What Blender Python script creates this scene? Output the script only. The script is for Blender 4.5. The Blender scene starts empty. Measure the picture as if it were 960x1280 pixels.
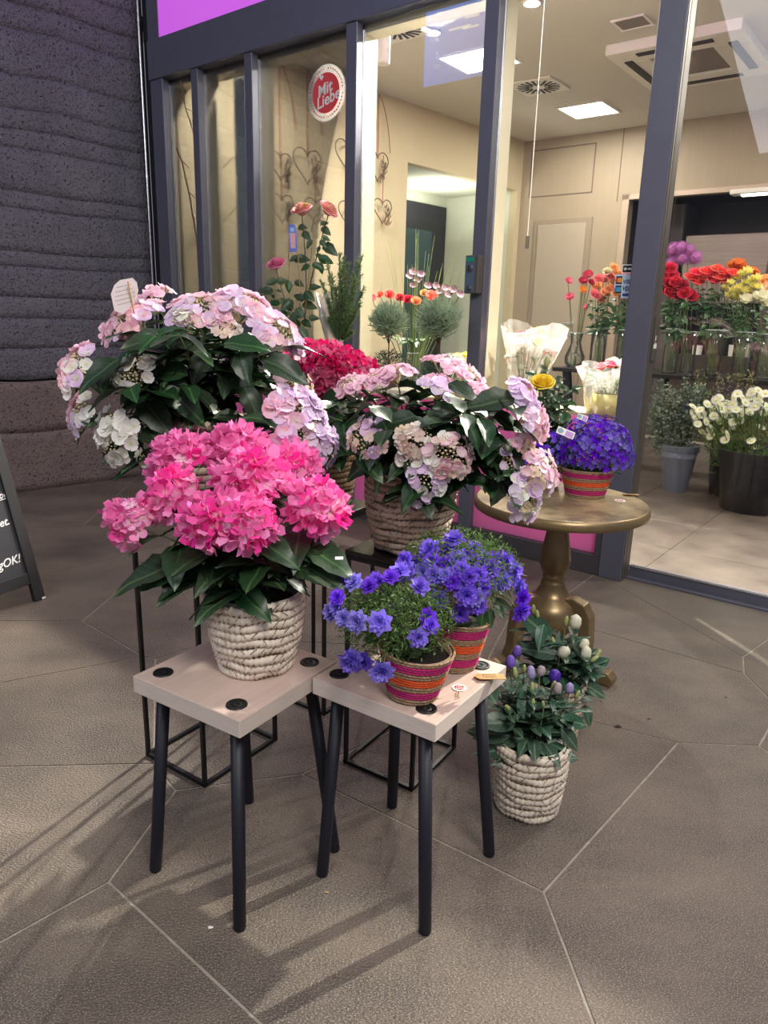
import bpy, math, random
import numpy as np
from math import sin, cos, pi, radians, sqrt
from mathutils import Matrix, Vector, noise as mn
RND = random.Random(7)
SC = bpy.context.scene
COL = SC.collection

# ------------------------------------------------------------------ camera
H = 1.25
F = 900.0
def _basis():
    d = Vector((391-480, 3990-640, F)).normalized(); up = -d
    f = Vector((0, 0, 1)); f = (f - up*f.dot(up)).normalized(); x = f.cross(up)
    return x, f, up
_x, _f, _u = _basis()
RM = Matrix((_x, _f, _u))
cam_d = bpy.data.cameras.new('camera'); cam = bpy.data.objects.new('camera', cam_d); COL.objects.link(cam)
cam_d.sensor_fit = 'HORIZONTAL'; cam_d.sensor_width = 36; cam_d.lens = F/960*36; cam_d.clip_start = .02
m4 = Matrix((RM @ Vector((1, 0, 0)), RM @ Vector((0, -1, 0)), RM @ Vector((0, 0, -1)))).transposed().to_4x4()
m4.translation = (0, 0, H); cam.matrix_world = m4
SC.camera = cam
CAM = Vector((0, 0, H))
# ------------------------------------------------------------------ world, exposure, outside lights
SC.view_settings.view_transform = 'Standard'; SC.view_settings.look = 'None'
SC.view_settings.exposure = 0.12; SC.view_settings.gamma = 1; SC.view_settings.use_curve_mapping = False
wd = bpy.data.worlds.new('world'); SC.world = wd; wd.use_nodes = True
wd.node_tree.nodes['Background'].inputs[0].default_value = (.44, .45, .58, 1)
wd.node_tree.nodes['Background'].inputs[1].default_value = .33
def area(name, loc, size, power, col, target, sy=None):
    l = bpy.data.lights.new(name, 'AREA'); l.energy = power; l.color = col; l.size = size
    if sy: l.shape = 'RECTANGLE'; l.size_y = sy
    o = bpy.data.objects.new(name, l); COL.objects.link(o); o.location = loc
    o.rotation_euler = (Vector(target)-Vector(loc)).to_track_quat('-Z', 'Y').to_euler(); return o
def spot(name, loc, power, col, target, ang=80, size=.05, blend=.6):
    l = bpy.data.lights.new(name, 'SPOT'); l.energy = power; l.color = col; l.spot_size = radians(ang); l.spot_blend = blend
    l.shadow_soft_size = size
    o = bpy.data.objects.new(name, l); COL.objects.link(o); o.location = loc
    o.rotation_euler = (Vector(target)-Vector(loc)).to_track_quat('-Z', 'Y').to_euler(); return o
area('canopy_light', (1.2, -1.2, 4.2), 1.3, 118, (1, .95, .88), (.1, 1.9, .5))
area('canopy_light', (-2.6, -.8, 4.0), 2.0, 62, (.92, .92, 1), (-1.2, 2.4, .5))
area('canopy_light', (2.2, 1.0, 4.2), 1.2, 26, (1, .93, .84), (1.3, 1.9, 0))

# ------------------------------------------------------------------ measuring helpers
def ray(px, py): return RM @ Vector((px-480, py-640, F))
def PZ(px, py, z=0.0):
    r = ray(px, py); return CAM + r*((z-H)/r.z)
def PY(px, py, Y):
    r = ray(px, py); return CAM + r*(Y/r.y)
def zat(px, py, x, y):
    r = ray(px, py); return H + r.z*((r.x*x+r.y*y)/(r.x**2+r.y**2))
A0 = Vector((1.2031, 3.4239, 0)); U = Vector((.7905, -.6124, 0)).normalized(); N = Vector((-U.y, U.x, 0))
def W(s, d, z=0.0): return A0 + U*s + N*d + Vector((0, 0, z))
FM = Matrix(((U.x, N.x, 0, A0.x), (U.y, N.y, 0, A0.y), (0, 0, 1, 0), (0, 0, 0, 1)))     # facade frame -> world
def FC(px, py, d=0.0):
    r = ray(px, py); t = (W(0, d)-CAM).dot(N)/r.dot(N); p = CAM+r*t-A0
    return Vector((p.dot(U), d, p.z))

# ------------------------------------------------------------------ materials
def lin(c):
    return tuple(((v/255)/12.92 if v/255 <= .04045 else ((v/255+.055)/1.055)**2.4) for v in c)+(1,)
MATS = {}
def mat(name, c, rough=.5, metal=0, var=0, noise=None, bump=None, c2=None, stretch=None, trans=0, emit=0, spec=.5, hue=0, vein=None, coord='Object', pits=None, base_grad=None, speck=None):
    if name in MATS: return MATS[name]
    m = bpy.data.materials.new(name); m.use_nodes = True; nt = m.node_tree; ns = nt.nodes; L = nt.links
    b = ns['Principled BSDF']; out = ns['Material Output']
    b.inputs['Roughness'].default_value = rough; b.inputs['Metallic'].default_value = metal
    b.inputs['Specular IOR Level'].default_value = spec
    col = ns.new('ShaderNodeRGB'); col.outputs[0].default_value = lin(c); cur = col.outputs[0]
    tc = ns.new('ShaderNodeTexCoord'); vec = tc.outputs[coord]
    if stretch:
        mp = ns.new('ShaderNodeMapping'); mp.inputs['Scale'].default_value = stretch; L.new(vec, mp.inputs[0]); vec = mp.outputs[0]
    if noise:
        n = ns.new('ShaderNodeTexNoise'); n.inputs['Scale'].default_value = noise[0]; n.inputs['Detail'].default_value = 5; n.inputs['Roughness'].default_value = .62
        L.new(vec, n.inputs['Vector'])
        r = ns.new('ShaderNodeMapRange'); r.inputs[1].default_value = .5-noise[1]; r.inputs[2].default_value = .5+noise[1]; L.new(n.outputs[0], r.inputs[0])
        mx = ns.new('ShaderNodeMix'); mx.data_type = 'RGBA'; mx.inputs[7].default_value = lin(c2 or tuple(v*.7 for v in c))
        L.new(r.outputs[0], mx.inputs[0]); L.new(cur, mx.inputs[6]); cur = mx.outputs[2]
    if speck:
        n2 = ns.new('ShaderNodeTexNoise'); n2.inputs['Scale'].default_value = speck[0]; n2.inputs['Detail'].default_value = 3; L.new(vec, n2.inputs['Vector'])
        r = ns.new('ShaderNodeMapRange'); r.inputs[1].default_value = speck[1]; r.inputs[2].default_value = speck[1]+.1; L.new(n2.outputs[0], r.inputs[0])
        mx = ns.new('ShaderNodeMix'); mx.data_type = 'RGBA'; mx.inputs[7].default_value = lin(speck[2]); L.new(r.outputs[0], mx.inputs[0]); L.new(cur, mx.inputs[6]); cur = mx.outputs[2]
    if base_grad:                                                          # colour towards the base of the local X axis (petal hearts, calyx)
        sx = ns.new('ShaderNodeSeparateXYZ'); L.new(tc.outputs['Object'], sx.inputs[0])
        ln = ns.new('ShaderNodeVectorMath'); ln.operation = 'LENGTH'; L.new(tc.outputs['Object'], ln.inputs[0])
        r = ns.new('ShaderNodeMapRange'); r.inputs[1].default_value = base_grad[1]; r.inputs[2].default_value = base_grad[2]; r.inputs[3].default_value = 1; r.inputs[4].default_value = 0
        L.new(ln.outputs['Value'], r.inputs[0])
        mx = ns.new('ShaderNodeMix'); mx.data_type = 'RGBA'; mx.inputs[7].default_value = lin(base_grad[0])
        L.new(r.outputs[0], mx.inputs[0]); L.new(cur, mx.inputs[6]); cur = mx.outputs[2]
    if vein:
        sx = ns.new('ShaderNodeSeparateXYZ'); L.new(tc.outputs['Object'], sx.inputs[0])
        ab = ns.new('ShaderNodeMath'); ab.operation = 'ABSOLUTE'; L.new(sx.outputs[1], ab.inputs[0])
        r = ns.new('ShaderNodeMapRange'); r.inputs[1].default_value = .012; r.inputs[2].default_value = .03; r.inputs[3].default_value = 1; r.inputs[4].default_value = 0
        L.new(ab.outputs[0], r.inputs[0])
        # side veins: sin((x-|y|)*k)
        sb = ns.new('ShaderNodeMath'); sb.operation = 'SUBTRACT'; L.new(sx.outputs[0], sb.inputs[0]); L.new(ab.outputs[0], sb.inputs[1])
        ml = ns.new('ShaderNodeMath'); ml.operation = 'MULTIPLY'; ml.inputs[1].default_value = 48; L.new(sb.outputs[0], ml.inputs[0])
        sn = ns.new('ShaderNodeMath'); sn.operation = 'SINE'; L.new(ml.outputs[0], sn.inputs[0])
        r2 = ns.new('ShaderNodeMapRange'); r2.inputs[1].default_value = .9; r2.inputs[2].default_value = 1; r2.inputs[4].default_value = .45; L.new(sn.outputs[0], r2.inputs[0])
        mxm = ns.new('ShaderNodeMath'); mxm.operation = 'MAXIMUM'; L.new(r.outputs[0], mxm.inputs[0]); L.new(r2.outputs[0], mxm.inputs[1])
        mx = ns.new('ShaderNodeMix'); mx.data_type = 'RGBA'; mx.inputs[7].default_value = lin(vein)
        L.new(mxm.outputs[0], mx.inputs[0]); L.new(cur, mx.inputs[6]); cur = mx.outputs[2]
    if var or hue:
        oi = ns.new('ShaderNodeObjectInfo'); hs = ns.new('ShaderNodeHueSaturation')
        r = ns.new('ShaderNodeMapRange'); r.inputs[3].default_value = 1-var; r.inputs[4].default_value = 1+var; L.new(oi.outputs['Random'], r.inputs[0]); L.new(r.outputs[0], hs.inputs['Value'])
        if hue:
            q = ns.new('ShaderNodeMath'); q.operation = 'MULTIPLY'; q.inputs[1].default_value = 7.31; L.new(oi.outputs['Random'], q.inputs[0])
            fr = ns.new('ShaderNodeMath'); fr.operation = 'FRACT'; L.new(q.outputs[0], fr.inputs[0])
            r3 = ns.new('ShaderNodeMapRange'); r3.inputs[3].default_value = .5-hue; r3.inputs[4].default_value = .5+hue; L.new(fr.outputs[0], r3.inputs[0]); L.new(r3.outputs[0], hs.inputs['Hue'])
            r4 = ns.new('ShaderNodeMapRange'); r4.inputs[3].default_value = .75; r4.inputs[4].default_value = 1.15; L.new(fr.outputs[0], r4.inputs[0]); L.new(r4.outputs[0], hs.inputs['Saturation'])
        L.new(cur, hs.inputs['Color']); cur = hs.outputs[0]
    hgt = None
    if pits:
        v = ns.new('ShaderNodeTexVoronoi'); v.inputs['Scale'].default_value = pits[0]; L.new(vec, v.inputs['Vector'])
        nn = ns.new('ShaderNodeTexNoise'); nn.inputs['Scale'].default_value = pits[0]*.45; nn.inputs['Detail'].default_value = 3; L.new(vec, nn.inputs['Vector'])
        ad = ns.new('ShaderNodeMath'); ad.operation = 'ADD'; L.new(v.outputs['Distance'], ad.inputs[0]); L.new(nn.outputs[0], ad.inputs[1])
        r = ns.new('ShaderNodeMapRange'); r.inputs[1].default_value = pits[1]-.1; r.inputs[2].default_value = pits[1]; L.new(ad.outputs[0], r.inputs[0])
        mx = ns.new('ShaderNodeMix'); mx.data_type = 'RGBA'; mx.inputs[6].default_value = lin(pits[2]); L.new(r.outputs[0], mx.inputs[0]); L.new(cur, mx.inputs[7]); cur = mx.outputs[2]
        hgt = r.outputs[0]
    L.new(cur, b.inputs['Base Color'])
    if bump:
        n = ns.new('ShaderNodeTexNoise'); n.inputs['Scale'].default_value = bump[0]; n.inputs['Detail'].default_value = 4; L.new(vec, n.inputs['Vector'])
        bp = ns.new('ShaderNodeBump'); bp.inputs['Strength'].default_value = bump[1]; bp.inputs['Distance'].default_value = bump[2] if len(bump) > 2 else .01
        h = n.outputs[0]
        if hgt:
            a = ns.new('ShaderNodeMath'); a.operation = 'MULTIPLY_ADD'; a.inputs[1].default_value = 1.2; L.new(hgt, a.inputs[0]); L.new(h, a.inputs[2]); h = a.outputs[0]
        L.new(h, bp.inputs['Height']); L.new(bp.outputs[0], b.inputs['Normal'])
    if emit:
        L.new(cur, b.inputs['Emission Color']); b.inputs['Emission Strength'].default_value = emit
    if trans:
        t = ns.new('ShaderNodeBsdfTranslucent'); L.new(cur, t.inputs[0]); ms = ns.new('ShaderNodeMixShader'); ms.inputs[0].default_value = trans
        L.new(b.outputs[0], ms.inputs[1]); L.new(t.outputs[0], ms.inputs[2]); L.new(ms.outputs[0], out.inputs[0])
    MATS[name] = m; return m
def glassmat(name, tint=(1, 1, 1), refl=1.0, ior=1.45, haze=0):
    if name in MATS: return MATS[name]
    m = bpy.data.materials.new(name); m.use_nodes = True; nt = m.node_tree; ns = nt.nodes; L = nt.links
    ns.remove(ns['Principled BSDF']); out = ns['Material Output']
    t = ns.new('ShaderNodeBsdfTransparent'); t.inputs[0].default_value = (*tint, 1)
    g = ns.new('ShaderNodeBsdfGlossy'); g.inputs['Roughness'].default_value = .01
    fr = ns.new('ShaderNodeFresnel'); fr.inputs[0].default_value = ior
    mu = ns.new('ShaderNodeMath'); mu.operation = 'MULTIPLY'; mu.inputs[1].default_value = refl; mu.use_clamp = True; L.new(fr.outputs[0], mu.inputs[0])
    ms = ns.new('ShaderNodeMixShader'); L.new(mu.outputs[0], ms.inputs[0]); L.new(t.outputs[0], ms.inputs[1]); L.new(g.outputs[0], ms.inputs[2])
    last = ms.outputs[0]
    if haze:
        d = ns.new('ShaderNodeBsdfDiffuse'); d.inputs[0].default_value = (.95, .93, .9, 1)
        tl = ns.new('ShaderNodeBsdfTranslucent'); tl.inputs[0].default_value = (.95, .93, .88, 1)
        m1 = ns.new('ShaderNodeMixShader'); m1.inputs[0].default_value = .5; L.new(d.outputs[0], m1.inputs[1]); L.new(tl.outputs[0], m1.inputs[2])
        m2 = ns.new('ShaderNodeMixShader'); m2.inputs[0].default_value = haze; L.new(last, m2.inputs[1]); L.new(m1.outputs[0], m2.inputs[2]); last = m2.outputs[0]
    L.new(last, out.inputs[0]); MATS[name] = m; return m

# ------------------------------------------------------------------ mesh builder
class MB:
    def __init__(s): s.v = []; s.f = []; s.mi = []; s.cur = 0
    def add(s, vs, fs, M=None):
        o = len(s.v)
        s.v += [tuple(M @ Vector(v)) for v in vs] if M is not None else [tuple(v) for v in vs]
        s.f += [tuple(i+o for i in f) for f in fs]; s.mi += [s.cur]*len(fs); return s
    def box(s, a, b, M=None):
        x0, y0, z0 = a; x1, y1, z1 = b
        return s.add([(x0, y0, z0), (x1, y0, z0), (x1, y1, z0), (x0, y1, z0), (x0, y0, z1), (x1, y0, z1), (x1, y1, z1), (x0, y1, z1)],
                     [(0, 3, 2, 1), (4, 5, 6, 7), (0, 1, 5, 4), (1, 2, 6, 5), (2, 3, 7, 6), (3, 0, 4, 7)], M)
    def bbox(s, a, b, r, M=None):                                     # box with chamfered edges
        x0, y0, z0 = a; x1, y1, z1 = b; vs = []; fs = []
        X = (x0, x1); Y = (y0, y1); Z = (z0, z1); idx = {}
        for i in (0, 1):
            for j in (0, 1):
                for k in (0, 1):
                    sx, sy, sz = (r if i == 0 else -r), (r if j == 0 else -r), (r if k == 0 else -r)
                    for ax in range(3):
                        p = [X[i], Y[j], Z[k]]
                        for q, w in enumerate((sx, sy, sz)):
                            if q != ax: p[q] += w
                        idx[(i, j, k, ax)] = len(vs); vs.append(p)
        g = idx
        def q(*t): fs.append(tuple(g[x] for x in t))
        q((0,0,0,0),(0,0,1,0),(0,1,1,0),(0,1,0,0)); q((1,0,0,0),(1,1,0,0),(1,1,1,0),(1,0,1,0))
        q((0,0,0,1),(1,0,0,1),(1,0,1,1),(0,0,1,1)); q((0,1,0,1),(0,1,1,1),(1,1,1,1),(1,1,0,1))
        q((0,0,0,2),(0,1,0,2),(1,1,0,2),(1,0,0,2)); q((0,0,1,2),(1,0,1,2),(1,1,1,2),(0,1,1,2))
        for i in (0, 1):
            for j in (0, 1): q((i,j,0,0),(i,j,1,0),(i,j,1,1),(i,j,0,1))
            for k in (0, 1): q((i,0,k,0),(i,1,k,0),(i,1,k,2),(i,0,k,2))
        for j in (0, 1):
            for k in (0, 1): q((0,j,k,1),(1,j,k,1),(1,j,k,2),(0,j,k,2))
        for i in (0, 1):
            for j in (0, 1):
                for k in (0, 1): q((i,j,k,0),(i,j,k,1),(i,j,k,2))
        return s.add(vs, fs, M)
    def tube(s, pts, rad, n=8, caps=True):
        pts = [Vector(p) for p in pts]; R = rad if isinstance(rad, (list, tuple)) else [rad]*len(pts)
        o = len(s.v); ref = None
        for i, p in enumerate(pts):
            t = (pts[min(i+1, len(pts)-1)]-pts[max(i-1, 0)])
            t = t.normalized() if t.length > 1e-9 else Vector((0, 0, 1))
            if ref is None: ref = t.orthogonal().normalized()
            a = (ref-t*ref.dot(t)); a = a.normalized() if a.length > 1e-6 else t.orthogonal().normalized(); ref = a; b = t.cross(a)
            for k in range(n):
                an = 2*pi*k/n; s.v.append(tuple(p+(a*cos(an)+b*sin(an))*R[i]))
        for i in range(len(pts)-1):
            for k in range(n):
                s.f.append((o+i*n+k, o+i*n+(k+1) % n, o+(i+1)*n+(k+1) % n, o+(i+1)*n+k)); s.mi.append(s.cur)
        if caps:
            s.f.append(tuple(o+k for k in reversed(range(n)))); s.f.append(tuple(o+(len(pts)-1)*n+k for k in range(n))); s.mi += [s.cur]*2
        return s
    def lathe(s, prof, n=32, M=None, cap0=False, cap1=False):
        vs = []; fs = []
        for r, z in prof:
            for k in range(n): an = 2*pi*k/n; vs.append((r*cos(an), r*sin(an), z))
        for i in range(len(prof)-1):
            for k in range(n): fs.append((i*n+k, i*n+(k+1) % n, (i+1)*n+(k+1) % n, (i+1)*n+k))
        if cap0: fs.append(tuple(reversed(range(n))))
        if cap1: fs.append(tuple((len(prof)-1)*n+k for k in range(n)))
        return s.add(vs, fs, M)
    def prism(s, poly, z0, z1, M=None):
        n = len(poly); vs = [(x, y, z0) for x, y in poly]+[(x, y, z1) for x, y in poly]
        fs = [tuple(reversed(range(n))), tuple(range(n, 2*n))]+[(i, (i+1) % n, n+(i+1) % n, n+i) for i in range(n)]
        return s.add(vs, fs, M)
    def data(s, name, mats, smooth=False):
        me = bpy.data.meshes.new(name); me.from_pydata(s.v, [], s.f)
        for m in (mats if isinstance(mats, (list, tuple)) else [mats]): me.materials.append(m)
        if len(set(s.mi)) > 1: me.polygons.foreach_set('material_index', s.mi)
        if smooth: me.polygons.foreach_set('use_smooth', [True]*len(me.polygons))
        me.update(); PROTO[me.name] = s; return me
PROTO = {}
WM = {}
def link(name, data, parent=None, M=None, **kw):
    o = bpy.data.objects.new(name, data); COL.objects.link(o); M = M or Matrix.Identity(4)
    WM[o.name] = M
    if parent is not None: o.parent = parent; o.matrix_basis = WM[parent.name].inverted() @ M
    else: o.matrix_basis = M
    for k, v in kw.items(): o[k] = v
    return o
def obj(name, mb, mats, parent=None, M=None, smooth=False, **kw): return link(name, mb.data(name, mats, smooth), parent, M, **kw)
def T(p): return Matrix.Translation(Vector(p))
def thing(name, label, cat, loc=(0, 0, 0), group=None, rz=0, M=None):
    M = M if M is not None else T(loc) @ Matrix.Rotation(rz, 4, 'Z')
    o = link(name, None, None, M); o.empty_display_size = .05; o['label'] = label; o['category'] = cat
    if group: o['group'] = group
    return o
def struct(name, mb, m, parent=None, M=None, smooth=False, label=None):
    o = obj(name, mb, m, parent, M, smooth)
    if parent is None: o['kind'] = 'structure'
    if label: o['label'] = label
    return o
def frame(origin, normal, spin=0.0, scale=1.0, xdir=None):
    z = Vector(normal).normalized()
    x = Vector(xdir) if xdir is not None else Vector((cos(spin), sin(spin), .13))
    x = x - z*x.dot(z)
    if x.length < 1e-5: x = z.orthogonal()
    x.normalize(); y = z.cross(x)
    R = Matrix((x, y, z)).transposed().to_4x4()
    if spin and xdir is None: R = R @ Matrix.Rotation(spin, 4, 'Z')
    return T(origin) @ R @ Matrix.Diagonal((scale, scale, scale, 1))
def bez(a, b, c, n=6):
    a, b, c = Vector(a), Vector(b), Vector(c)
    return [a*(1-t)**2+b*2*t*(1-t)+c*t*t for t in [i/n for i in range(n+1)]]
class Pieces:
    """collects alike pieces of one thing; the 300 nearest become objects, the rest one stuff part"""
    def __init__(s, root): s.root = root; s.items = []
    def add(s, name, mesh, M, parent=None): s.items.append((name, mesh, M, parent))
    def flush(s, limit=290):
        names = {}
        for it in s.items: names.setdefault(it[0], []).append(it)
        for nm, its in names.items():
            its.sort(key=lambda i: (i[2].translation-CAM).length)
            for it in its[:limit]: link(nm, it[1], it[3] or s.root, it[2])
            if len(its) > limit:
                vs = []; fs = []; mi = []
                inv = WM[s.root.name].inverted()
                for it in its[limit:]:
                    p = PROTO[it[1].name]; MM = inv @ it[2]; o = len(vs)
                    vs += [tuple(MM @ Vector(v)) for v in p.v]; fs += [tuple(i+o for i in f) for f in p.f]
                me = bpy.data.meshes.new(nm); me.from_pydata(vs, [], fs)
                for m in its[0][1].materials: me.materials.append(m)
                c = link(nm, me, s.root, WM[s.root.name]); c['kind'] = 'stuff'
def rv(a=1.0): return Vector((RND.uniform(-a, a), RND.uniform(-a, a), RND.uniform(-a, a)))

def text(name, body, size, m, parent, M, bold=0.0, shear=0.0, align='CENTER', ext=.0006, **kw):
    c = bpy.data.curves.new(name, 'FONT'); c.body = body; c.size = size; c.shear = shear; c.offset = bold; c.align_x = align; c.align_y = 'CENTER'; c.extrude = ext; c.materials.append(m); c.resolution_u = 3
    o = bpy.data.objects.new('tmp_text', c); COL.objects.link(o); bpy.context.view_layer.update()
    me = bpy.data.meshes.new_from_object(o.evaluated_get(bpy.context.evaluated_depsgraph_get())); bpy.data.objects.remove(o); me.name = name
    return link(name, me, parent, M, **kw)
# ------------------------------------------------------------------ palette
M_frame = mat('grey_frame_metal', (106, 106, 120), .42, .2, noise=(9, .5), c2=(94, 95, 108))
M_side = mat('grey_frame_side', (96, 90, 84), .45, .3)
M_cream = mat('cream_profile', (186, 176, 150), .45)
M_silver = mat('silver_gasket', (215, 215, 218), .25, .8)
M_black = mat('black_gasket', (18, 18, 22), .6)
M_pink = mat('pink_panel', (255, 160, 216), .22, noise=(1.5, .5), c2=(252, 164, 224), trans=.6)
M_lilac = mat('orchid_panel', (216, 104, 232), .3, emit=.5)  # glow added to the panel colour so the dim fascia looks brighter
M_stone = mat('basalt_wall', (120, 118, 128), .9, noise=(3.5, .3), c2=(98, 95, 104), bump=(50, .9, .02), pits=(105, .78, (24, 23, 28)))
M_plinth = mat('basalt_plinth', (134, 118, 114), .85, noise=(4, .35), c2=(108, 95, 94), bump=(60, .6, .015), pits=(75, .76, (44, 36, 37)))
M_slab = mat('porphyry_paving', (112, 101, 90), .5, var=.05, noise=(2.2, .16), c2=(76, 70, 66), bump=(140, .8, .007), stretch=(1, 1.6, 1), speck=(270, .53, (154, 139, 120)))
M_joint = mat('pale_joint', (178, 168, 152), .9, noise=(30, .3))
M_tile = mat('shop_floor_tile', (104, 94, 86), .38, var=.05, noise=(3.2, .2), c2=(66, 58, 54), bump=(60, .12, .004))
M_plaster = mat('beige_plaster', (196, 182, 150), .85, noise=(3, .5), c2=(188, 174, 142))
M_backw = mat('taupe_panelling', (160, 146, 124), .6, noise=(40, .4), c2=(150, 136, 114), stretch=(1, 1, .05))
M_ceil = mat('white_ceiling', (205, 200, 190), .9)
M_white = mat('white_paint', (226, 222, 214), .5)
M_green_w = mat('niche_wall', (196, 200, 182), .8)
M_dark = mat('dark_opening', (34, 36, 44), .5)
M_teal = mat('dark_teal_door', (52, 74, 80), .25)
M_steel = mat('brushed_steel', (150, 140, 132), .35, .8, noise=(30, .4), stretch=(.05, .05, 1))
M_brown = mat('dark_brown_panel', (62, 40, 40), .5)
M_blk = mat('black_powder_coat', (13, 13, 16), .42)
M_leg = mat('navy_black_leg', (17, 19, 32), .5)
M_gold = mat('aged_gold', (164, 142, 104), .36, .6, noise=(9, .25), c2=(122, 104, 76), bump=(30, .12, .004))
M_goldtop = mat('gold_table_top', (200, 180, 136), .3, .3, noise=(7, .14), c2=(112, 100, 84), bump=(25, .15, .003))
def woodmat():
    m = mat('limed_beech', (205, 184, 170), .42, noise=(5, .35), c2=(186, 162, 150), stretch=(1, 14, 14), bump=(8, .15, .002)); return m
M_wood = woodmat()
M_woodedge = mat('pale_edge_band', (222, 210, 200), .45, noise=(6, .35), c2=(200, 186, 176), stretch=(3, 3, 40))
M_basket = mat('palm_leaf_white', (240, 230, 214), .75, var=.03, noise=(45, .3), c2=(214, 198, 178), stretch=(1, 1, .25), bump=(60, .4, .003))
M_basket2 = mat('palm_leaf_grey', (216, 200, 180), .75, var=.03, noise=(40, .3), c2=(178, 158, 138), stretch=(1, 1, .25), bump=(60, .4, .003))
M_basket3 = mat('palm_leaf_brown', (176, 150, 112), .75, var=.03, noise=(40, .3), c2=(136, 110, 80), stretch=(1, 1, .25), bump=(60, .4, .003))
M_stitch = mat('dark_stitch', (84, 68, 54), .9)
M_jute = mat('jute', (186, 158, 128), .9, noise=(220, .2), c2=(120, 92, 66), bump=(260, .9, .004))
M_mag = mat('magenta_yarn', (204, 44, 122), .9, noise=(200, .3), c2=(160, 30, 96), bump=(240, .8, .003))
M_ora = mat('orange_yarn', (238, 100, 48), .9, noise=(200, .3), c2=(206, 78, 34), bump=(240, .8, .003))
M_soil = mat('potting_soil', (36, 27, 22), .95, noise=(60, .3), bump=(70, 1, .02))
M_stem = mat('green_stem', (84, 104, 54), .5)
M_stemd = mat('dark_stem', (58, 62, 44), .6)
M_leafd = mat('hydrangea_leaf', (34, 60, 33), .38, var=.3, hue=.02, vein=(66, 96, 56), trans=.12, spec=.45)
M_leafm = mat('mid_leaf', (52, 86, 44), .42, var=.3, hue=.02, vein=(92, 122, 72), trans=.15)
M_leafb = mat('blue_green_leaf', (56, 88, 68), .4, var=.22, hue=.015, vein=(104, 132, 104), trans=.1)
M_rosel = mat('rose_leaf', (50, 84, 44), .35, var=.35, hue=.02, vein=(70, 100, 60), trans=.15)
M_buds = mat('fertile_buds', (216, 206, 168), .7, noise=(60, .3), c2=(190, 176, 130))
M_hpink = mat('hot_pink_petal', (243, 106, 184), .55, var=.08, hue=.012, trans=.3, spec=.25, base_grad=((252, 200, 216), .03, .2))
M_hpink2 = mat('soft_pink_petal', (246, 156, 206), .55, var=.08, hue=.02, trans=.3, spec=.25, base_grad=((252, 226, 228), .05, .4))
M_hmag = mat('crimson_petal', (206, 54, 116), .55, var=.15, hue=.012, trans=.3, spec=.25, base_grad=((226, 110, 150), .05, .3))
M_hlil = mat('lilac_petal', (230, 206, 236), .55, var=.05, hue=.03, trans=.3, spec=.25, base_grad=((240, 226, 236), .05, .35))
M_hros = mat('blush_petal', (238, 190, 206), .55, var=.07, hue=.03, trans=.3, spec=.25, base_grad=((246, 226, 216), .05, .35))
M_hwhi = mat('white_petal', (240, 238, 232), .55, var=.05, trans=.3, spec=.25, base_grad=((226, 230, 190), .05, .3))
M_hcre = mat('cream_petal', (230, 208, 192), .55, var=.07, hue=.03, trans=.3, spec=.25)
M_viol = mat('blue_violet_petal', (136, 104, 232), .5, var=.12, hue=.012, trans=.35, spec=.25, base_grad=((104, 70, 212), .05, .3))
M_deepv = mat('deep_violet_petal', (98, 52, 200), .5, var=.2, hue=.012, trans=.25, spec=.25)
M_needle = mat('fine_foliage', (112, 142, 74), .6, noise=(14, .3), c2=(66, 98, 46), trans=.3)
M_rosem = mat('rosemary_needles', (152, 176, 118), .6, noise=(12, .3), c2=(88, 114, 76), trans=.35)
M_lav = mat('lavender_foliage', (190, 206, 170), .65, noise=(12, .3), c2=(132, 156, 132), trans=.4)
M_euc = mat('eucalyptus_leaf', (120, 136, 116), .6, noise=(14, .3), c2=(72, 88, 74), trans=.1)
M_paper = mat('white_paper', (238, 236, 230), .7)
M_kraft = mat('kraft_card', (206, 164, 104), .75, noise=(20, .4))
M_red = mat('sticker_red', (196, 38, 58), .5)
M_ink = mat('dark_ink', (60, 44, 44), .7)
M_chalk = mat('white_chalk', (240, 240, 238), .8)
M_glass = glassmat('window_glass', (.97, .98, .975), .9)
M_vase = glassmat('vase_glass', (.97, .985, .98), 1.2, 1.5, haze=.03)
M_water = glassmat('vase_water', (.92, .95, .9), .6, 1.33, haze=.06)
M_wrap = glassmat('wrapping_film', (.97, .96, .92), 1.6, 1.4, haze=.22)
M_sleeve = glassmat('plant_sleeve', (.98, .92, .95), 1.2, 1.4, haze=.4)

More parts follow.
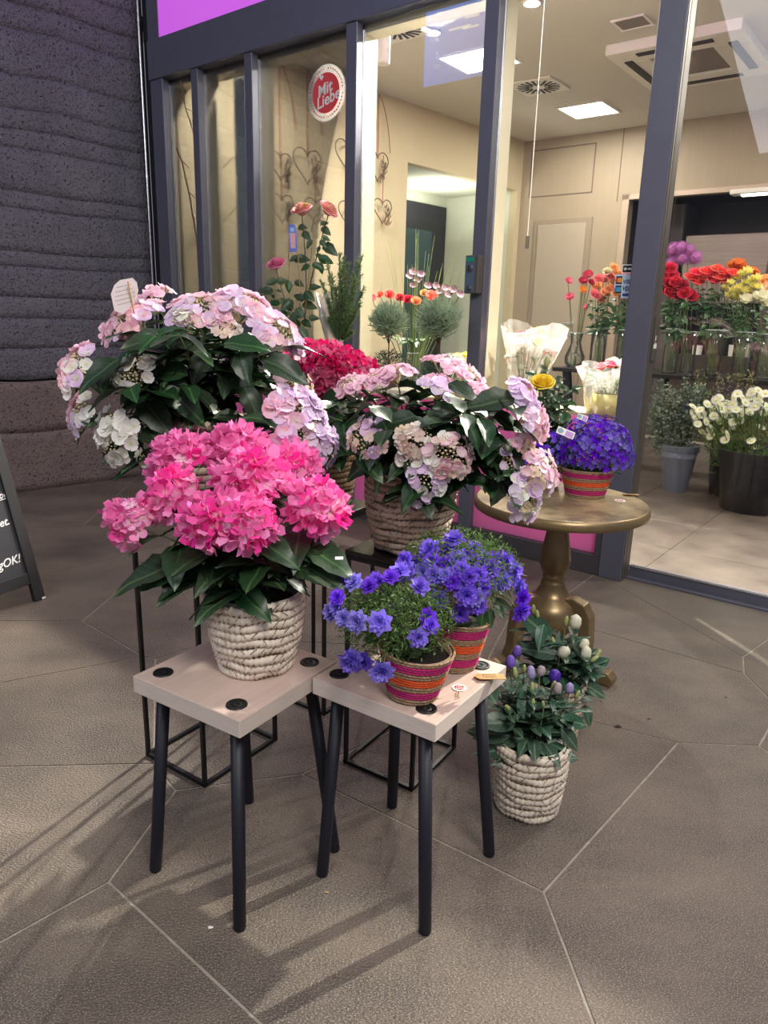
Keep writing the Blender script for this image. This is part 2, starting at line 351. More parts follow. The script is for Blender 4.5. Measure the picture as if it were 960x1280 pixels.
# ================================================================== THE SETTING
# ---- outdoor floor: big irregular stone slabs (cells around seeds), each with its own recessed joint
SEEDS = [[-3.59,.28],[-2.62,-.01],[-2.62,.44],[.74,-1.41],[1.09,-1.08],[2.81,-1.75],[1.88,-.94],[1.17,.25],[3.07,.46],[-3.16,1.05],[-.9,-1.12],[-2.76,-1.88],[-.41,.74],[.33,1.71],[2.11,.74],[2.81,2.16],[2.86,1.08],[3.38,1.05],[-3.42,1.94],[-2.73,1.86],[-1.27,2.0],[-1.23,1.51],[.04,1.29],[.74,1.35],[2.4,2.54],[1.76,-.25],[3.11,1.64],[-3.05,2.61],[-2.63,2.52],[-1.53,3.11],[-.23,2.32],[.76,2.62],[1.06,3.01],[1.98,2.6],[2.9,2.61],[3.79,2.54],[-3.73,3.38],[-2.76,3.48],[-1.49,2.41],[-.92,3.07],[.21,2.82],[1.18,4.16],[1.47,3.15],[2.83,3.46],[3.27,3.29],[-2.99,4.02],[-1.87,3.4],[-1.52,4.91],[-.2,2.93],[-.44,3.42],[1.53,5.03],[2.12,3.54],[2.8,4.23],[-3.63,4.71],[-2.74,4.84],[-2.24,4.84],[-1.14,5.14],[-.27,5.03],[.53,5.03],[.62,3.33],[-3.18,5.63],[-2.43,5.43],[-1.45,5.46],[-.61,5.56],[.19,5.45],
         [-1.6,-.9],[-.2,-.6],[.5,-.3],[-1.4,.5],[-2.0,-2.6],[0,-2.6],[2,-2.8],[-3.8,-1.2],[-.4,-1.9],[3.6,-.6],[1.9,1.7]]
WS = -3.78                                                            # the stone wall meets the shop front here
wall_p0 = W(WS, 0); wall_dir = Vector((-.613, -.79, 0)) .normalized()
wall_dir = (W(-3.93, -1.07)-W(-3.78, 0)).normalized()
wall_n = Vector((-wall_dir.y, wall_dir.x, 0));
if wall_n.dot(CAM-wall_p0) < 0: wall_n = -wall_n
def clip(poly, p, nrm):
    out = []
    for i in range(len(poly)):
        a, b = poly[i], poly[(i+1) % len(poly)]
        da = (a[0]-p[0])*nrm[0]+(a[1]-p[1])*nrm[1]; db = (b[0]-p[0])*nrm[0]+(b[1]-p[1])*nrm[1]
        if da <= 0: out.append(a)
        if (da < 0 < db) or (db < 0 < da):
            t = da/(da-db); out.append((a[0]+(b[0]-a[0])*t, a[1]+(b[1]-a[1])*t))
    return out
fl = MB(); fl.prism([(-6.5, -3.5), (4.6, -3.5), (4.6, 1.1), tuple(W(0, .2)[:2]), tuple(W(-3.9, .2)[:2]), tuple((wall_p0+wall_dir*6-wall_n*.05)[:2])], -.06, -.0022)
floor = struct('floor', fl, M_joint)
for i, s in enumerate(SEEDS):
    poly = [(-4.6, -3.4), (4.4, -3.4), (4.4, 7), (-4.6, 7)]
    for j, q in enumerate(SEEDS):
        if i == j: continue
        dx, dy = q[0]-s[0], q[1]-s[1]; l = sqrt(dx*dx+dy*dy)
        if l > 4: continue
        dx /= l; dy /= l
        poly = clip(poly, ((s[0]+q[0])/2-dx*.0034, (s[1]+q[1])/2-dy*.0034), (dx, dy))
        if not poly: break
    if poly: poly = clip(poly, W(0, .06)[:2], N[:2])
    if poly: poly = clip(poly, wall_p0[:2], (-wall_n)[:2])
    if poly and len(poly) > 2:
        if any(abs(p[0]) < 4.5 and -.9 < p[1] < 6.9 for p in poly):
            mb = MB(); ar = .5*sum(poly[k][0]*poly[(k+1) % len(poly)][1]-poly[(k+1) % len(poly)][0]*poly[k][1] for k in range(len(poly)))
            if ar < 0: poly.reverse()
            mb.prism(poly, -.03, 0.0)
            obj('slab', mb, M_slab, floor)
# little pieces of litter on the paving
def litter(name, label, px, py, m, size, cat='litter'):
    p = PZ(px, py); mb = MB(); k = 6
    mb.v = [tuple(p+Vector((cos(2*pi*i/k)*size*RND.uniform(.6, 1.2), sin(2*pi*i/k)*size*.6*RND.uniform(.6, 1.2), .002))) for i in range(k)]+[tuple(p+Vector((0, 0, size*.6)))]
    mb.f = [(i, (i+1) % k, k) for i in range(k)]+[tuple(reversed(range(k)))]; mb.mi = [0]*len(mb.f)
    o = obj(name, mb, m); o['label'] = label; o['category'] = cat
litter('paper_scrap', 'tiny crumpled white paper scrap on the paving by the left stool', 263, 1160, M_paper, .009)
litter('leaf_scrap', 'tiny tan leaf scrap on the paving between the two stools', 408, 1116, M_kraft, .006)
litter('leaf_scrap', 'small dark dry leaf on the paving below the right pot of white buds', 773, 909, M_ink, .016, 'leaf')
litter('leaf_scrap', 'smallest dark crumb on the paving, midway between the pedestal table and the right edge', 811, 899, M_ink, .007)
litter('leaf_scrap', 'dark crumb on the bright paving in front of the shop door', 907, 872, M_ink, .006)

# ---- stone wall at the left: plinth and courses of rough lava stone
wl = MB(); ROT = Matrix((wall_dir, -wall_n, Vector((0, 0, 1)))).transposed().to_4x4(); WM_wall = T(wall_p0) @ ROT    # local x along wall, y into the wall
wl.box((-.02, .035, 0), (6, .3, 4.6)); wall_left = struct('wall_left', wl, M_black, None, WM_wall)
def stone_block(x0, x1, z0, z1, y, m, nm='stone', rough=.006):
    mb = MB(); nx, nz = max(3, int((x1-x0)/.09)), max(3, int((z1-z0)/.05)); vs = []; fs = []
    for j in range(nz+1):
        for i in range(nx+1):
            x = x0+(x1-x0)*i/nx; z = z0+(z1-z0)*j/nz
            e = min(j, nz-j)/nz; ed = (0.0022 if j in (0, nz) else 0)+(0.003 if i in (0, nx) else 0)
            dz = .022*mn.noise(Vector((x*2.6, z*1.5, 1)))
            vs.append((x, y+ed-.5*rough*2*mn.noise(Vector((x*9, z*14, y*50))), z+dz))
    for j in range(nz):
        for i in range(nx): a = j*(nx+1)+i; fs.append((a, a+1, a+nx+2, a+nx+1))
    o = len(vs)
    for (a, b) in [(i, i+1) for i in range(nx)]: pass
    top = [nz*(nx+1)+i for i in range(nx+1)]; bot = [i for i in range(nx+1)]; lef = [j*(nx+1) for j in range(nz+1)]; rig = [j*(nx+1)+nx for j in range(nz+1)]
    def side(idx, flip):
        base = len(vs)
        for k in idx: vs.append((vs[k][0], .05, vs[k][2]))
        for q in range(len(idx)-1):
            f = (idx[q], idx[q+1], base+q+1, base+q); fs.append(f if not flip else tuple(reversed(f)))
    side(top, False); side(bot, True); side(lef, False); side(rig, True)
    mb.add(vs, fs); obj(nm, mb, m, wall_left, WM_wall, smooth=True)
zs = [.78]
while zs[-1] < 4.4: zs.append(zs[-1]+RND.choice([.12, .17, .2, .26, .10, .15]))
cols = [.03, 1.27, 2.6, 4.0, 5.4]
for a, b in zip(cols, cols[1:]):
    for k in range(len(zs)-1):
        stone_block(a+.0, b-.004, zs[k], zs[k+1]+.001, RND.uniform(-.002, .0045), M_stone)
for a, b in zip([.03, 1.5, 3.2, 4.8], [1.5, 3.2, 4.8, 5.9]):
    stone_block(a, b-.004, .002, .42, -.028, M_plinth); stone_block(a, b-.004, .42, .765, -.03, M_plinth)

# ---- shop front (facade frame: x along the front, y inwards, z up)
trim = MB()
MUL = [(-3.72, -3.58), (-3.265, -3.195), (-2.73, -2.66), (-1.88, -1.80), (-.98, -.90)]
for i, (a, b) in enumerate(MUL): trim.bbox((a, 0, 0), (b, .055, 2.83), .003)
struct('trim_1', trim, M_frame, None, FM, label='dark blue grey upright mullions of the shop window')
mb = MB(); mb.bbox((-3.72, -.012, 2.83), (4.2, .10, 3.075), .003); mb.box((-3.74, .0, 3.075), (-3.60, .1, 4.4)); struct('trim_2', mb, M_frame, None, FM, label='dark blue grey beam above the shop window')
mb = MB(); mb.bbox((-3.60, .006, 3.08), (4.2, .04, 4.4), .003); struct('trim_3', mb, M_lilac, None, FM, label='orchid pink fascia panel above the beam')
mb = MB(); mb.bbox((-3.60, .002, .0), (-.0, .09, .105), .003); mb.bbox((-.155, .001, .1), (-.12, .05, .80), .002); struct('trim_4', mb, mat('grey_sill_metal', (82, 78, 82), .45, .3), None, FM, label='dark grey bottom rail under the pink panels')
mb = MB(); mb.tube([(-3.775, -.03, .02), (-3.775, -.03, 4.3)], .008, 10)
for z in (1.2, 2.2, 3.2): mb.tube([(-3.775, -.03, z), (-3.775, -.03, z+.02)], .011, 10)
o = obj('metal_pipe', mb, M_silver, None, FM); o['label'] = 'thin bright metal pipe running up between stone wall and shop front'; o['category'] = 'pipe'
mb = MB(); mb.box((-3.76, -.005, 0), (-3.72, .1, 4.4)); struct('trim_5', mb, M_black, None, FM, label='dark joint strip beside the stone wall')
# inner cream profiles and silver gaskets
mb = MB()
for a, b in MUL: mb.bbox((a+.012, .075, 0), (b-.004, .19, 2.83), .002)
mb.box((-3.6, .075, 2.79), (-.1, .19, 2.85)); struct('trim_6', mb, M_cream, None, FM, label='cream inner window profiles lit from inside')
mb = MB()
for a, b in MUL: mb.tube([(b-.002, .064, .1), (b-.002, .064, 2.8)], .007, 8)
struct('trim_7', mb, M_silver, None, FM, label='bright silver gasket lines beside the mullions')
edges = [(-3.58, -3.265), (-3.195, -2.73), (-2.66, -1.88), (-1.80, -.98), (-.90, -.12)]
for i, (a, b) in enumerate(edges):
    g = MB(); g.box((a-.01, .056, .10), (b+.01, .062, 2.84)); w = struct('window_%d' % (i+1), g, M_glass, None, FM)
    p = MB(); p.bbox((a, .035, .105), (b, .052, .80), .002); obj('pink_panel', p, M_pink, w, FM)
# pillar beside the door and the door
mb = MB(); mb.bbox((-.12, -.004, 0), (-.002, .10, 2.83), .003); pil = struct('trim_8', mb, M_frame, None, FM, label='grey pillar between window and glass door')
mb = MB(); mb.box((-.0035, .006, .002), (.001, .030, 2.82)); mb.box((-.0035, .036, .002), (.001, .098, 2.82)); obj('side_plate', mb, M_side, pil, FM, label='brownish grey side plate of the pillar')
mb = MB(); mb.box((.0, .040, 1.09), (.006, .095, 1.29)); lk = obj('lock_plate', mb, M_side, pil, FM)
mb = MB()
for k in range(5): mb.box((.006, .052+.008*k, 1.145+.004*(k % 2)), (.007, .058+.008*k, 1.165+.005*(k % 3)))
mb.box((.006, .066, 1.182), (.007, .072, 1.205)); obj('white_mark', mb, M_paper, lk, FM)
mb = MB(); mb.bbox((.0, .10, 0), (4.2, .13, .062), .002); mb.box((.0, .06, 0), (4.2, .10, .01)); d1 = struct('door_1', mb, M_frame, None, FM, label='frame and rail of the glass shop door')
mb = MB(); mb.bbox((1.45, .10, .06), (1.53, .13, 2.83), .002); obj('stile', mb, M_frame, d1, FM)
mb = MB(); mb.box((.0, .113, .06), (4.2, .119, 2.83)); obj('pane', mb, M_glass, d1, FM)
mb = MB(); mb.box((.0, .095, .058), (4.2, .101, .064)); obj('rail_edge', mb, M_silver, d1, FM)

# ---- the shop interior
mb = MB(); mb.box((-3.9, .13, -.06), (4.2, 5.9, -.004)); floor_in = struct('floor_2', mb, M_joint, None, FM)
for i in range(-4, 5):
    for j in range(0, 8):
        x0, y0 = i*.6+.02, .14+j*.6
        mb = MB(); mb.bbox((x0+.002, y0+.002, -.01), (x0+.598, y0+.598, .001), .001); obj('tile', mb, M_tile, floor_in, FM)
ZC = 3.2
mb = MB(); mb.box((-4.1, .1, ZC), (4.2, 5.9, ZC+.1)); struct('ceiling', mb, M_ceil, None, FM)
# left interior wall runs from the corner to the back, with a tall niche in it
W0 = W(-3.57, 0); W1 = W(-3.131, 4.49); wd_ = (W1-W0).normalized(); wn_ = Vector((wd_.y, -wd_.x, 0))     # wn_ points into the shop
WL = T(W0) @ Matrix((wd_, wn_, Vector((0, 0, 1)))).transposed().to_4x4()
mb = MB(); mb.box((.1, -.1, 0), (2.56, 0, ZC)); mb.box((2.56, -.1, 2.69), (4.62, 0, ZC)); mb.box((4.42, -.1, 0), (4.62, 0, 2.69))
struct('wall_left_inner', mb, M_plaster, None, WL)
mb = MB(); mb.box((2.56, -1.03, 2.69), (4.42, -.1, 2.75)); mb.box((4.42, -1.03, 0), (4.52, -.1, 2.69)); mb.box((2.46, -1.03, 0), (2.56, -.1, 2.75)); mb.box((2.5, -1.13, 0), (4.5, -1.03, 2.75))
struct('wall_niche', mb, M_green_w, None, WL, label='pale green grey walls of the lit niche')
mb = MB(); mb.bbox((2.57, -1.03, 0), (4.40, -1.00, 2.58), .01); area('niche_light', WL @ Vector((3.6, -.5, 2.3)), .4, 14, (1, .96, .86), WL @ Vector((3.7, -.55, 3)))
mb = mb; dn = struct('door_2', mb, M_dark, None, WL, label='dark glazed door at the back of the niche')
mb = MB(); mb.box((2.75, -1.00, .1), (4.12, -.992, 2.28)); obj('pane', mb, M_teal, dn, WL)
D = 4.47
mb = MB(); mb.box((-3.2, D, 0), (-1.855, D+.1, ZC)); mb.box((-1.855, D, 2.51), (4.2, D+.1, ZC)); back = struct('wall_back', mb, M_backw, None, FM)
mb = MB()
def outl(x0, x1, z0, z1, t=.012):
    for a, b in (((x0, D-.004, z0), (x1, D, z0+t)), ((x0, D-.004, z1-t), (x1, D, z1)), ((x0, D-.004, z0), (x0+t, D, z1)), ((x1-t, D-.004, z0), (x1, D, z1))): mb.box(a, b)
outl(-3.03, -2.28, 2.61, 3.1); mb.box((-2.0, D-.003, 2.5), (-1.99, D, ZC)); struct('trim_9', mb, mat('joint_shadow_gap', (110, 96, 84), .8), None, FM, label='thin joints of the back wall panelling')
mb = MB(); mb.bbox((-2.93, D-.02, 0), (-2.24, D, 2.37), .006); d3 = struct('door_3', mb, mat('taupe_door_frame', (144, 130, 112), .5), None, FM, label='taupe door in the back wall')
mb = MB(); mb.bbox((-2.87, D-.035, 0), (-2.30, D-.018, 2.31), .004); obj('door_leaf', mb, mat('taupe_door_leaf', (164, 152, 134), .5), d3, FM)
mb = MB(); mb.tube([(-2.36, D-.035, 1.25), (-2.36, D-.08, 1.25), (-2.46, D-.09, 1.25)], .011, 8); mb.tube([(-2.36, D-.034, 1.25), (-2.36, D-.044, 1.25)], .028, 12); mb.tube([(-2.36, D-.034, 1.14), (-2.36, D-.048, 1.14)], .026, 12); obj('door_handle', mb, M_silver, d3, FM, label='silver lever handle and lock')
# the wide opening to the back room
mb = MB(); mb.bbox((-1.93, D-.03, 0), (-1.855, D+.02, 2.56), .004); mb.bbox((-1.93, D-.03, 2.505), (4.2, D+.02, 2.56), .004); struct('trim_10', mb, mat('opening_trim', (176, 158, 140), .4, .3), None, FM, label='trim round the wide opening to the back room')
mb = MB(); mb.box((-1.95, 5.75, 0), (4.2, 5.85, 2.7)); mb.box((-1.99, D+.1, 0), (-1.86, 5.75, 2.7)); mb.box((-1.95, D+.1, 2.6), (4.2, 5.85, 2.7)); struct('wall_back_room', mb, M_dark, None, FM)
mb = MB(); mb.bbox((-1.83, 5.2, 0), (-1.5, 5.7, 2.55), .01); mb.box((-1.83, 5.19, 1.4), (-1.5, 5.2, 1.41)); o = obj('cabinet', mb, mat('grey_cabinet', (92, 84, 84), .5), None, FM); o['label'] = 'tall grey brown cabinet behind the opening edge'; o['category'] = 'cabinet'
c = thing('steel_hood', 'brushed steel extractor hood in the dark back room', 'hood', W(-.7, 5.3, 0))
mb = MB(); mb.bbox((-1.42, 5.05, 1.55), (-.42, 5.7, 2.2), .01); obj('body', mb, M_steel, c, FM); mb = MB(); mb.box((-1.46, 5.0, 1.5), (-.38, 5.7, 1.56)); obj('rim', mb, M_steel, c, FM)
c = thing('brown_partition', 'dark red brown partition panel right of the steel hood', 'panel', W(.1, 4.9, 0)); mb = MB(); mb.bbox((-.52, 4.75, 0), (1.2, 4.82, 2.58), .006); obj('panel', mb, M_brown, c, FM)
mb = MB(); mb.box((-1.42, 5.1, 0), (-.5, 5.7, .95)); o = obj('back_counter', mb, mat('dark_counter', (60, 52, 50), .4), None, FM); o['label'] = 'dark counter under the steel hood seen through the vases'; o['category'] = 'counter'
for k, (s, m, hh) in enumerate([(-1.2, M_white, .1), (-1.0, M_black, .16), (-.82, M_white, .12), (-.66, M_silver, .14)]):
    mb = MB(); mb.lathe([(.05, 0), (.055, hh), (.045, hh), (.04, .01)], 14, None, True); o = obj('canister', mb, m, None, T(W(s, 5.25, .95)))
    o['label'] = ['first white canister on the back counter, farthest from the door glass', 'black canister on the back counter between two white ones', 'white canister on the back counter beside the silver one', 'silver canister at the end of the back counter'][k]; o['category'] = 'canister'
c = thing('tube_lamp', 'bright tube lamp under the edge of the wide opening', 'lamp', W(-.55, 4.4, 2.5))
mb = MB(); mb.bbox((-.84, 4.28, 2.455), (.7, 4.42, 2.50), .008); obj('housing', mb, M_white, c, FM); mb = MB(); mb.box((-.74, 4.30, 2.44), (.6, 4.36, 2.455)); obj('diffuser', mb, mat('tube_light', (255, 246, 226), .5, emit=6), c, FM)
area('tube_lamp_light', W(0, 4.3, 2.42), 1.2, 9, (1, .93, .82), W(0, 4.3, 0), .06)

# ---- ceiling fixtures
M_em = mat('lit_diffuser', (255, 250, 240), .5, emit=9)
def panel_light(s0, s1, d0, d1, label, power):
    c = thing('ceiling_light', label, 'ceiling light', W((s0+s1)/2, (d0+d1)/2, ZC), 'square ceiling light panels')
    mb = MB(); t = .02
    mb.box((s0-t, d0-t, ZC-.012), (s1+t, d0, ZC)); mb.box((s0-t, d1, ZC-.012), (s1+t, d1+t, ZC)); mb.box((s0-t, d0, ZC-.012), (s0, d1, ZC)); mb.box((s1, d0, ZC-.012), (s1+t, d1, ZC)); mb.box(((s0+s1)/2-.006, d0, ZC-.012), ((s0+s1)/2+.006, d1, ZC))
    obj('frame', mb, M_white, c, FM)
    for a, b in ((s0, (s0+s1)/2-.006), ((s0+s1)/2+.006, s1)):
        mb = MB(); mb.box((a, d0, ZC-.006), (b, d1, ZC-.001)); obj('diffuser', mb, M_em, c, FM)
    area('panel_glow', W((s0+s1)/2, (d0+d1)/2, ZC-.02), (s1-s0), power, (1, .93, .82), W((s0+s1)/2, (d0+d1)/2, 0))
LP = 36
panel_light(-2.24, -1.82, 3.43, 3.85, 'square ceiling light panel nearest the back wall', LP)
panel_light(-2.42, -1.95, 1.70, 2.12, 'square ceiling light panel partly behind the fourth mullion', LP)
panel_light(.55, .97, 3.43, 3.85, 'square ceiling light panel beyond the right edge of the door glass', LP)
panel_light(.75, 1.17, 1.70, 2.12, 'square ceiling light panel over the door area', LP*1.5)
def swirl(s, d, w, label):
    c = thing('air_diffuser', label, 'ceiling vent', W(s, d, ZC), 'radial slot ceiling vents')
    mb = MB(); mb.bbox((s-w, d-w, ZC-.014), (s+w, d+w, ZC), .004); obj('plate', mb, M_white, c, FM)
    for k in range(20):
        a = 2*pi*(k+.5)/20; mb = MB(); Mx = FM @ T((s, d, ZC-.016)) @ Matrix.Rotation(a, 4, 'Z'); mb.box((w*.28 if k % 2 else w*.42, -.011, 0), (w*.9, .011, .004)); obj('slot', mb, M_black, c, Mx)
swirl(-2.10, 2.74, .2, 'radial slot vent on the ceiling before the farther light panel')
swirl(-2.34, 1.06, .19, 'radial slot vent on the ceiling behind the hanging white cylinder')
c = thing('ceiling_cassette', 'large square air conditioning cassette on the ceiling', 'air conditioner', W(-.8, 2.66, ZC))
def ring(s0, s1, d0, d1, t, z0, z1):
    mb = MB(); mb.bbox((s0, d0, z0), (s1, d0+t, z1), .004); mb.bbox((s0, d1-t, z0), (s1, d1, z1), .004); mb.bbox((s0, d0+t, z0), (s0+t, d1-t, z1), .004); mb.bbox((s1-t, d0+t, z0), (s1, d1-t, z1), .004); return mb
S0, S1, D0, D1 = -1.28, -.36, 2.16, 3.2
obj('panel_frame', ring(S0, S1, D0, D1, .24, ZC-.07, ZC), M_white, c, FM)
mb = MB(); mb.box((S0+.24, D0+.24, ZC-.05), (S1-.24, D1-.24, ZC)); obj('grille', mb, mat('grille_mesh', (150, 138, 132), .7, noise=(120, .2), c2=(96, 88, 84)), c, FM)
for (a, b) in (((S0+.2, D0+.07), (S1-.2, D0+.13)), ((S0+.2, D1-.13), (S1-.2, D1-.07)), ((S0+.07, D0+.2), (S0+.13, D1-.2)), ((S1-.13, D0+.2), (S1-.07, D1-.2))):
    mb = MB(); mb.box((*a, ZC-.076), (*b, ZC-.068)); f = obj('louver', mb, M_black, c, FM)
c = thing('ceiling_speaker', 'small square grille on the ceiling beside the cassette', 'ceiling grille', W(-.97, 1.86, ZC))
obj('frame', ring(-1.09, -.86, 1.75, 1.96, .02, ZC-.012, ZC), M_white, c, FM); mb = MB(); mb.box((-1.07, 1.77, ZC-.008), (-.88, 1.94, ZC)); obj('grille', mb, MATS['grille_mesh'], c, FM)
def downlight(p, label, power, target):
    c = thing('ceiling_spotlight', label, 'spotlight', p, 'ceiling spotlights')
    mb = MB(); mb.lathe([(.055, .0), (.06, -.012), (.05, -.014), (.045, -.004)], 20); obj('ring', mb, M_white, c, T(p))
    mb = MB(); mb.lathe([(.0005, -.006), (.046, -.005)], 20); obj('lamp', mb, mat('spot_lamp', (255, 250, 238), .5, emit=60), c, T(p))
    spot('spot_beam', (p[0], p[1], p[2]-.03), power, (1, .93, .83), target, 118, .035, 1.0)
downlight(W(-2.17, 1.25, ZC), 'bright spotlight on the ceiling beside the slotted vent', 700, (-.2, 1.8, .3))
downlight(W(-1.38, 1.2, ZC), 'bright spotlight on the ceiling beside the thin white cord', 1500, (.2, 1.6, .2))
downlight(W(-2.72, .38, ZC), 'unseen spotlight added above the beam to brighten the narrow windows', 420, W(-3.6, .8, 1.7))  # lamp out of view, added to brighten the wall behind the narrow windows
downlight(W(1.3, 1.1, ZC), 'bright spotlight on the ceiling above the glass door', 1500, (.6, 1.3, 0))
c = thing('hanging_cylinder', 'white cylinder hanging from the ceiling in front of a slotted vent', 'ceiling fixture', W(-2.2, .74, ZC-.33))
mb = MB(); mb.lathe([(.001, 0), (.04, 0), (.042, .004), (.042, .33)], 24); obj('body', mb, M_white, c, T(W(-2.2, .74, ZC-.33)), smooth=True)
# pull cord on the inner side of the fifth window
p0, p1 = W(-1.03, .7, 3.19), W(-1.03, .7, 1.72)
c = thing('pull_cord', 'thin white pull cord with a small weight hanging behind the window', 'cord', p1)
mb = MB(); mb.tube([p0, p1], .0024, 6); obj('cord', mb, M_paper, c); mb = MB(); mb.tube([p1+Vector((0, 0, .03)), p1-Vector((0, 0, .04))], .012, 10); obj('weight', mb, M_side, c)
sg = thing('light_sign', 'small lit blue sign high on the stone wall, seen mirrored in the shop window', 'sign', W(-3.82, -3.88, 3.8))
SM = T(W(-3.82, -3.88, 4.3)) @ Matrix((-U, Vector((0, 0, 1)), N)).transposed().to_4x4()
mb = MB(); mb.bbox((-.42, -.52, -.06), (.42, .5, -.001), .004); obj('housing', mb, M_silver, sg, SM)
mb = MB(); mb.box((-.40, -.50, -.001), (.40, .48, .001)); obj('lit_panel', mb, mat('lit_blue', (60, 120, 225), .4, emit=4.5), sg, SM)
mb = MB(); mb.box((-.40, .30, .001), (.40, .44, .002)); obj('header', mb, mat('lit_green', (110, 110, 80), .4, emit=1.6), sg, SM)
text('lettering', 'Genuss', .12, mat('lit_white', (250, 250, 255), .4, emit=4), sg, SM @ T((-.12, .37, .003)), bold=.002)
for k in range(5): text('lettering', 'CC S A G'.split()[k % 4], .05, MATS['lit_white'], sg, SM @ T((.22, .2-.13*k, .003)))
for z, x0, x1 in ((.08, -.3, -.12), (.0, -.2, .08), (-.02, -.3, -.1)): mb = MB(); mb.box((x0, z, .001), (x1, z+.02, .002)); obj('text_bar', mb, MATS['lit_white'], sg, SM)
# tall pale blue strip behind the second window
mb = MB(); mb.bbox((-3.075, .20, .8), (-2.955, .215, 2.80), .003); o = obj('blue_strip', mb, mat('pale_blue_panel', (206, 224, 244), .6), None, FM); o['label'] = 'tall pale blue strip panel standing behind the second narrow window'; o['category'] = 'panel'

# ================================================================== PLANT PIECES
def leaf_mesh(name, m, w=.30, droop=.22, fold=.35, serr=.0, nx=6, tip=1.0, wave=.02, seed=0):
    mb = MB(); r = random.Random(seed); vs = []; fs = []; ny = 4; ph = r.uniform(0, 6)
    for i in range(nx+1):
        t = i/nx; ww = w*(sin(pi*min(1, t**.8))**.8)*(1-.25*t*tip)+.004
        if serr and 0 < i < nx: ww *= 1+serr*(1 if i % 2 else -1)
        for j in range(ny+1):
            y = (j/ny*2-1); vs.append((t-.03*abs(y)*t, y*ww, abs(y)*ww*fold-droop*t*t+wave*sin(t*9+ph+y*2)))
    for i in range(nx):
        for j in range(ny): a = i*(ny+1)+j; fs.append((a, a+ny+1, a+ny+2, a+1))
    mb.add(vs, fs); return mb.data(name, m, True)
def floret_mesh(name, m, petals=4, w=.46, cup=.18, seed=0, notch=0, ragged=.0):
    mb = MB(); r = random.Random(seed)
    for k in range(petals):
        an = 2*pi*k/petals+r.uniform(-.12, .12); L_ = .5*r.uniform(.92, 1.08); tw = r.uniform(-.2, .2); z0 = .012*(k % 2)
        vs = []
        for t, ww in ((0.06, .06), (.4, .78), (.75, 1.0), (1.0, .62)):
            for y in (-1, 0, 1):
                x = t*L_ - (.10*L_ if y and t > .9 else 0) + (ragged*r.uniform(-1, 1) if t > .6 else 0)
                vs.append((x, y*ww*w*L_*1.05, z0+cup*t*t*L_+(.05*L_ if y == 0 else 0)*-1+y*tw*t*L_*.4))
        fs = [(i*3+j, (i+1)*3+j, (i+1)*3+j+1, i*3+j+1) for i in range(3) for j in range(2)]
        mb.add(vs, fs, Matrix.Rotation(an, 4, 'Z'))
    mb.add([(.035*cos(a), .035*sin(a), .02) for a in (0, 1.57, 3.14, 4.71)]+[(0, 0, .06)], [(0, 1, 4), (1, 2, 4), (2, 3, 4), (3, 0, 4)])
    return mb.data(name, m, True)
def star_mesh(name, m, petals=5, layers=1, w=.34, cup=.25, seed=0, point=.0):
    mb = MB(); r = random.Random(seed)
    for l in range(layers):
        s = 1-.26*l
        for k in range(petals):
            an = 2*pi*(k+.5*l)/petals+r.uniform(-.15, .15); vs = []
            for t, ww in ((0, .25), (.5, 1), (1, point)):
                for y in (-1, 0, 1): vs.append((t*.5*s*(1-.0*l), y*ww*w*.5*s, (cup+.55*l)*t*.5*s+.02*l+(.04*s if y else 0)+r.uniform(-.02, .02)))
            mb.add(vs, [(i*3+j, (i+1)*3+j, (i+1)*3+j+1, i*3+j+1) for i in range(2) for j in range(2)], Matrix.Rotation(an, 4, 'Z'))
    return mb.data(name, m, True)
def rose_mesh(name, m, seed=0, layers=5, flat=.0):
    mb = MB(); r = random.Random(seed)
    for l in range(layers):
        q = l/(layers-1); R = .12+.38*q; Hh = .62-.18*q; lean = .1+(.75+flat)*q
        for k in range(5):
            an = 2*pi*(k/5+.11*l)+r.uniform(-.1, .1); vs = []
            for t in (0, .4, .8, 1.0):
                for y in (-1, -.4, .4, 1):
                    a = y*.72*(1-.15*t); rad = R*(.35+.65*min(1, t*1.5))+(lean*.3*max(0, t-.5))
                    vs.append((rad*cos(a), rad*sin(a), -.25+Hh*t-(.12*(t > .9)*q)-.05*y*y*t+r.uniform(-.015, .015)))
            mb.add(vs, [(i*4+j, (i+1)*4+j, (i+1)*4+j+1, i*4+j+1) for i in range(3) for j in range(3)], Matrix.Rotation(an, 4, 'Z'))
    mb.lathe([(.08, -.2), (.13, .1), (.10, .3), (.03, .36), (.001, .3)], 7); mb.lathe([(.03, -.34), (.16, -.28), (.2, -.15)], 7)
    return mb.data(name, m, False)
def bud_mesh(name, m, fat=.3, seed=0):
    mb = MB(); vs = []; fs = []; n = 8; prof = [(.04, 0), (fat, .25), (fat*1.05, .55), (fat*.85, .85), (fat*.45, 1.0)]
    for i, (rr, z) in enumerate(prof):
        for k in range(n): an = 2*pi*k/n+z*1.1; q = rr*(1+.14*(k % 2)); vs.append((q*cos(an), q*sin(an), z+(.05*(k % 2) if i > 2 else 0)))
    for i in range(len(prof)-1):
        for k in range(n): fs.append((i*n+k, i*n+(k+1) % n, (i+1)*n+(k+1) % n, (i+1)*n+k))
    fs.append(tuple(reversed(range(n)))); fs.append(tuple(4*n+k for k in range(n)))
    mb.add(vs, fs); return mb.data(name, m, True)
LEAF_D = [leaf_mesh('leaf', M_leafd, .31, d, f, .06, seed=i, nx=8) for i, (d, f) in enumerate([(.16, .4), (.3, .25), (.42, .3), (.05, .2)])]
LEAF_M = [leaf_mesh('leaf', M_leafm, .28, d, .3, .05, seed=i+9) for i, d in enumerate((.1, .25))]
LEAF_B = [leaf_mesh('leaf', M_leafb, .25, d, f, 0, seed=i+20) for i, (d, f) in enumerate([(.15, .25), (.35, .3), (-.1, .35)])]
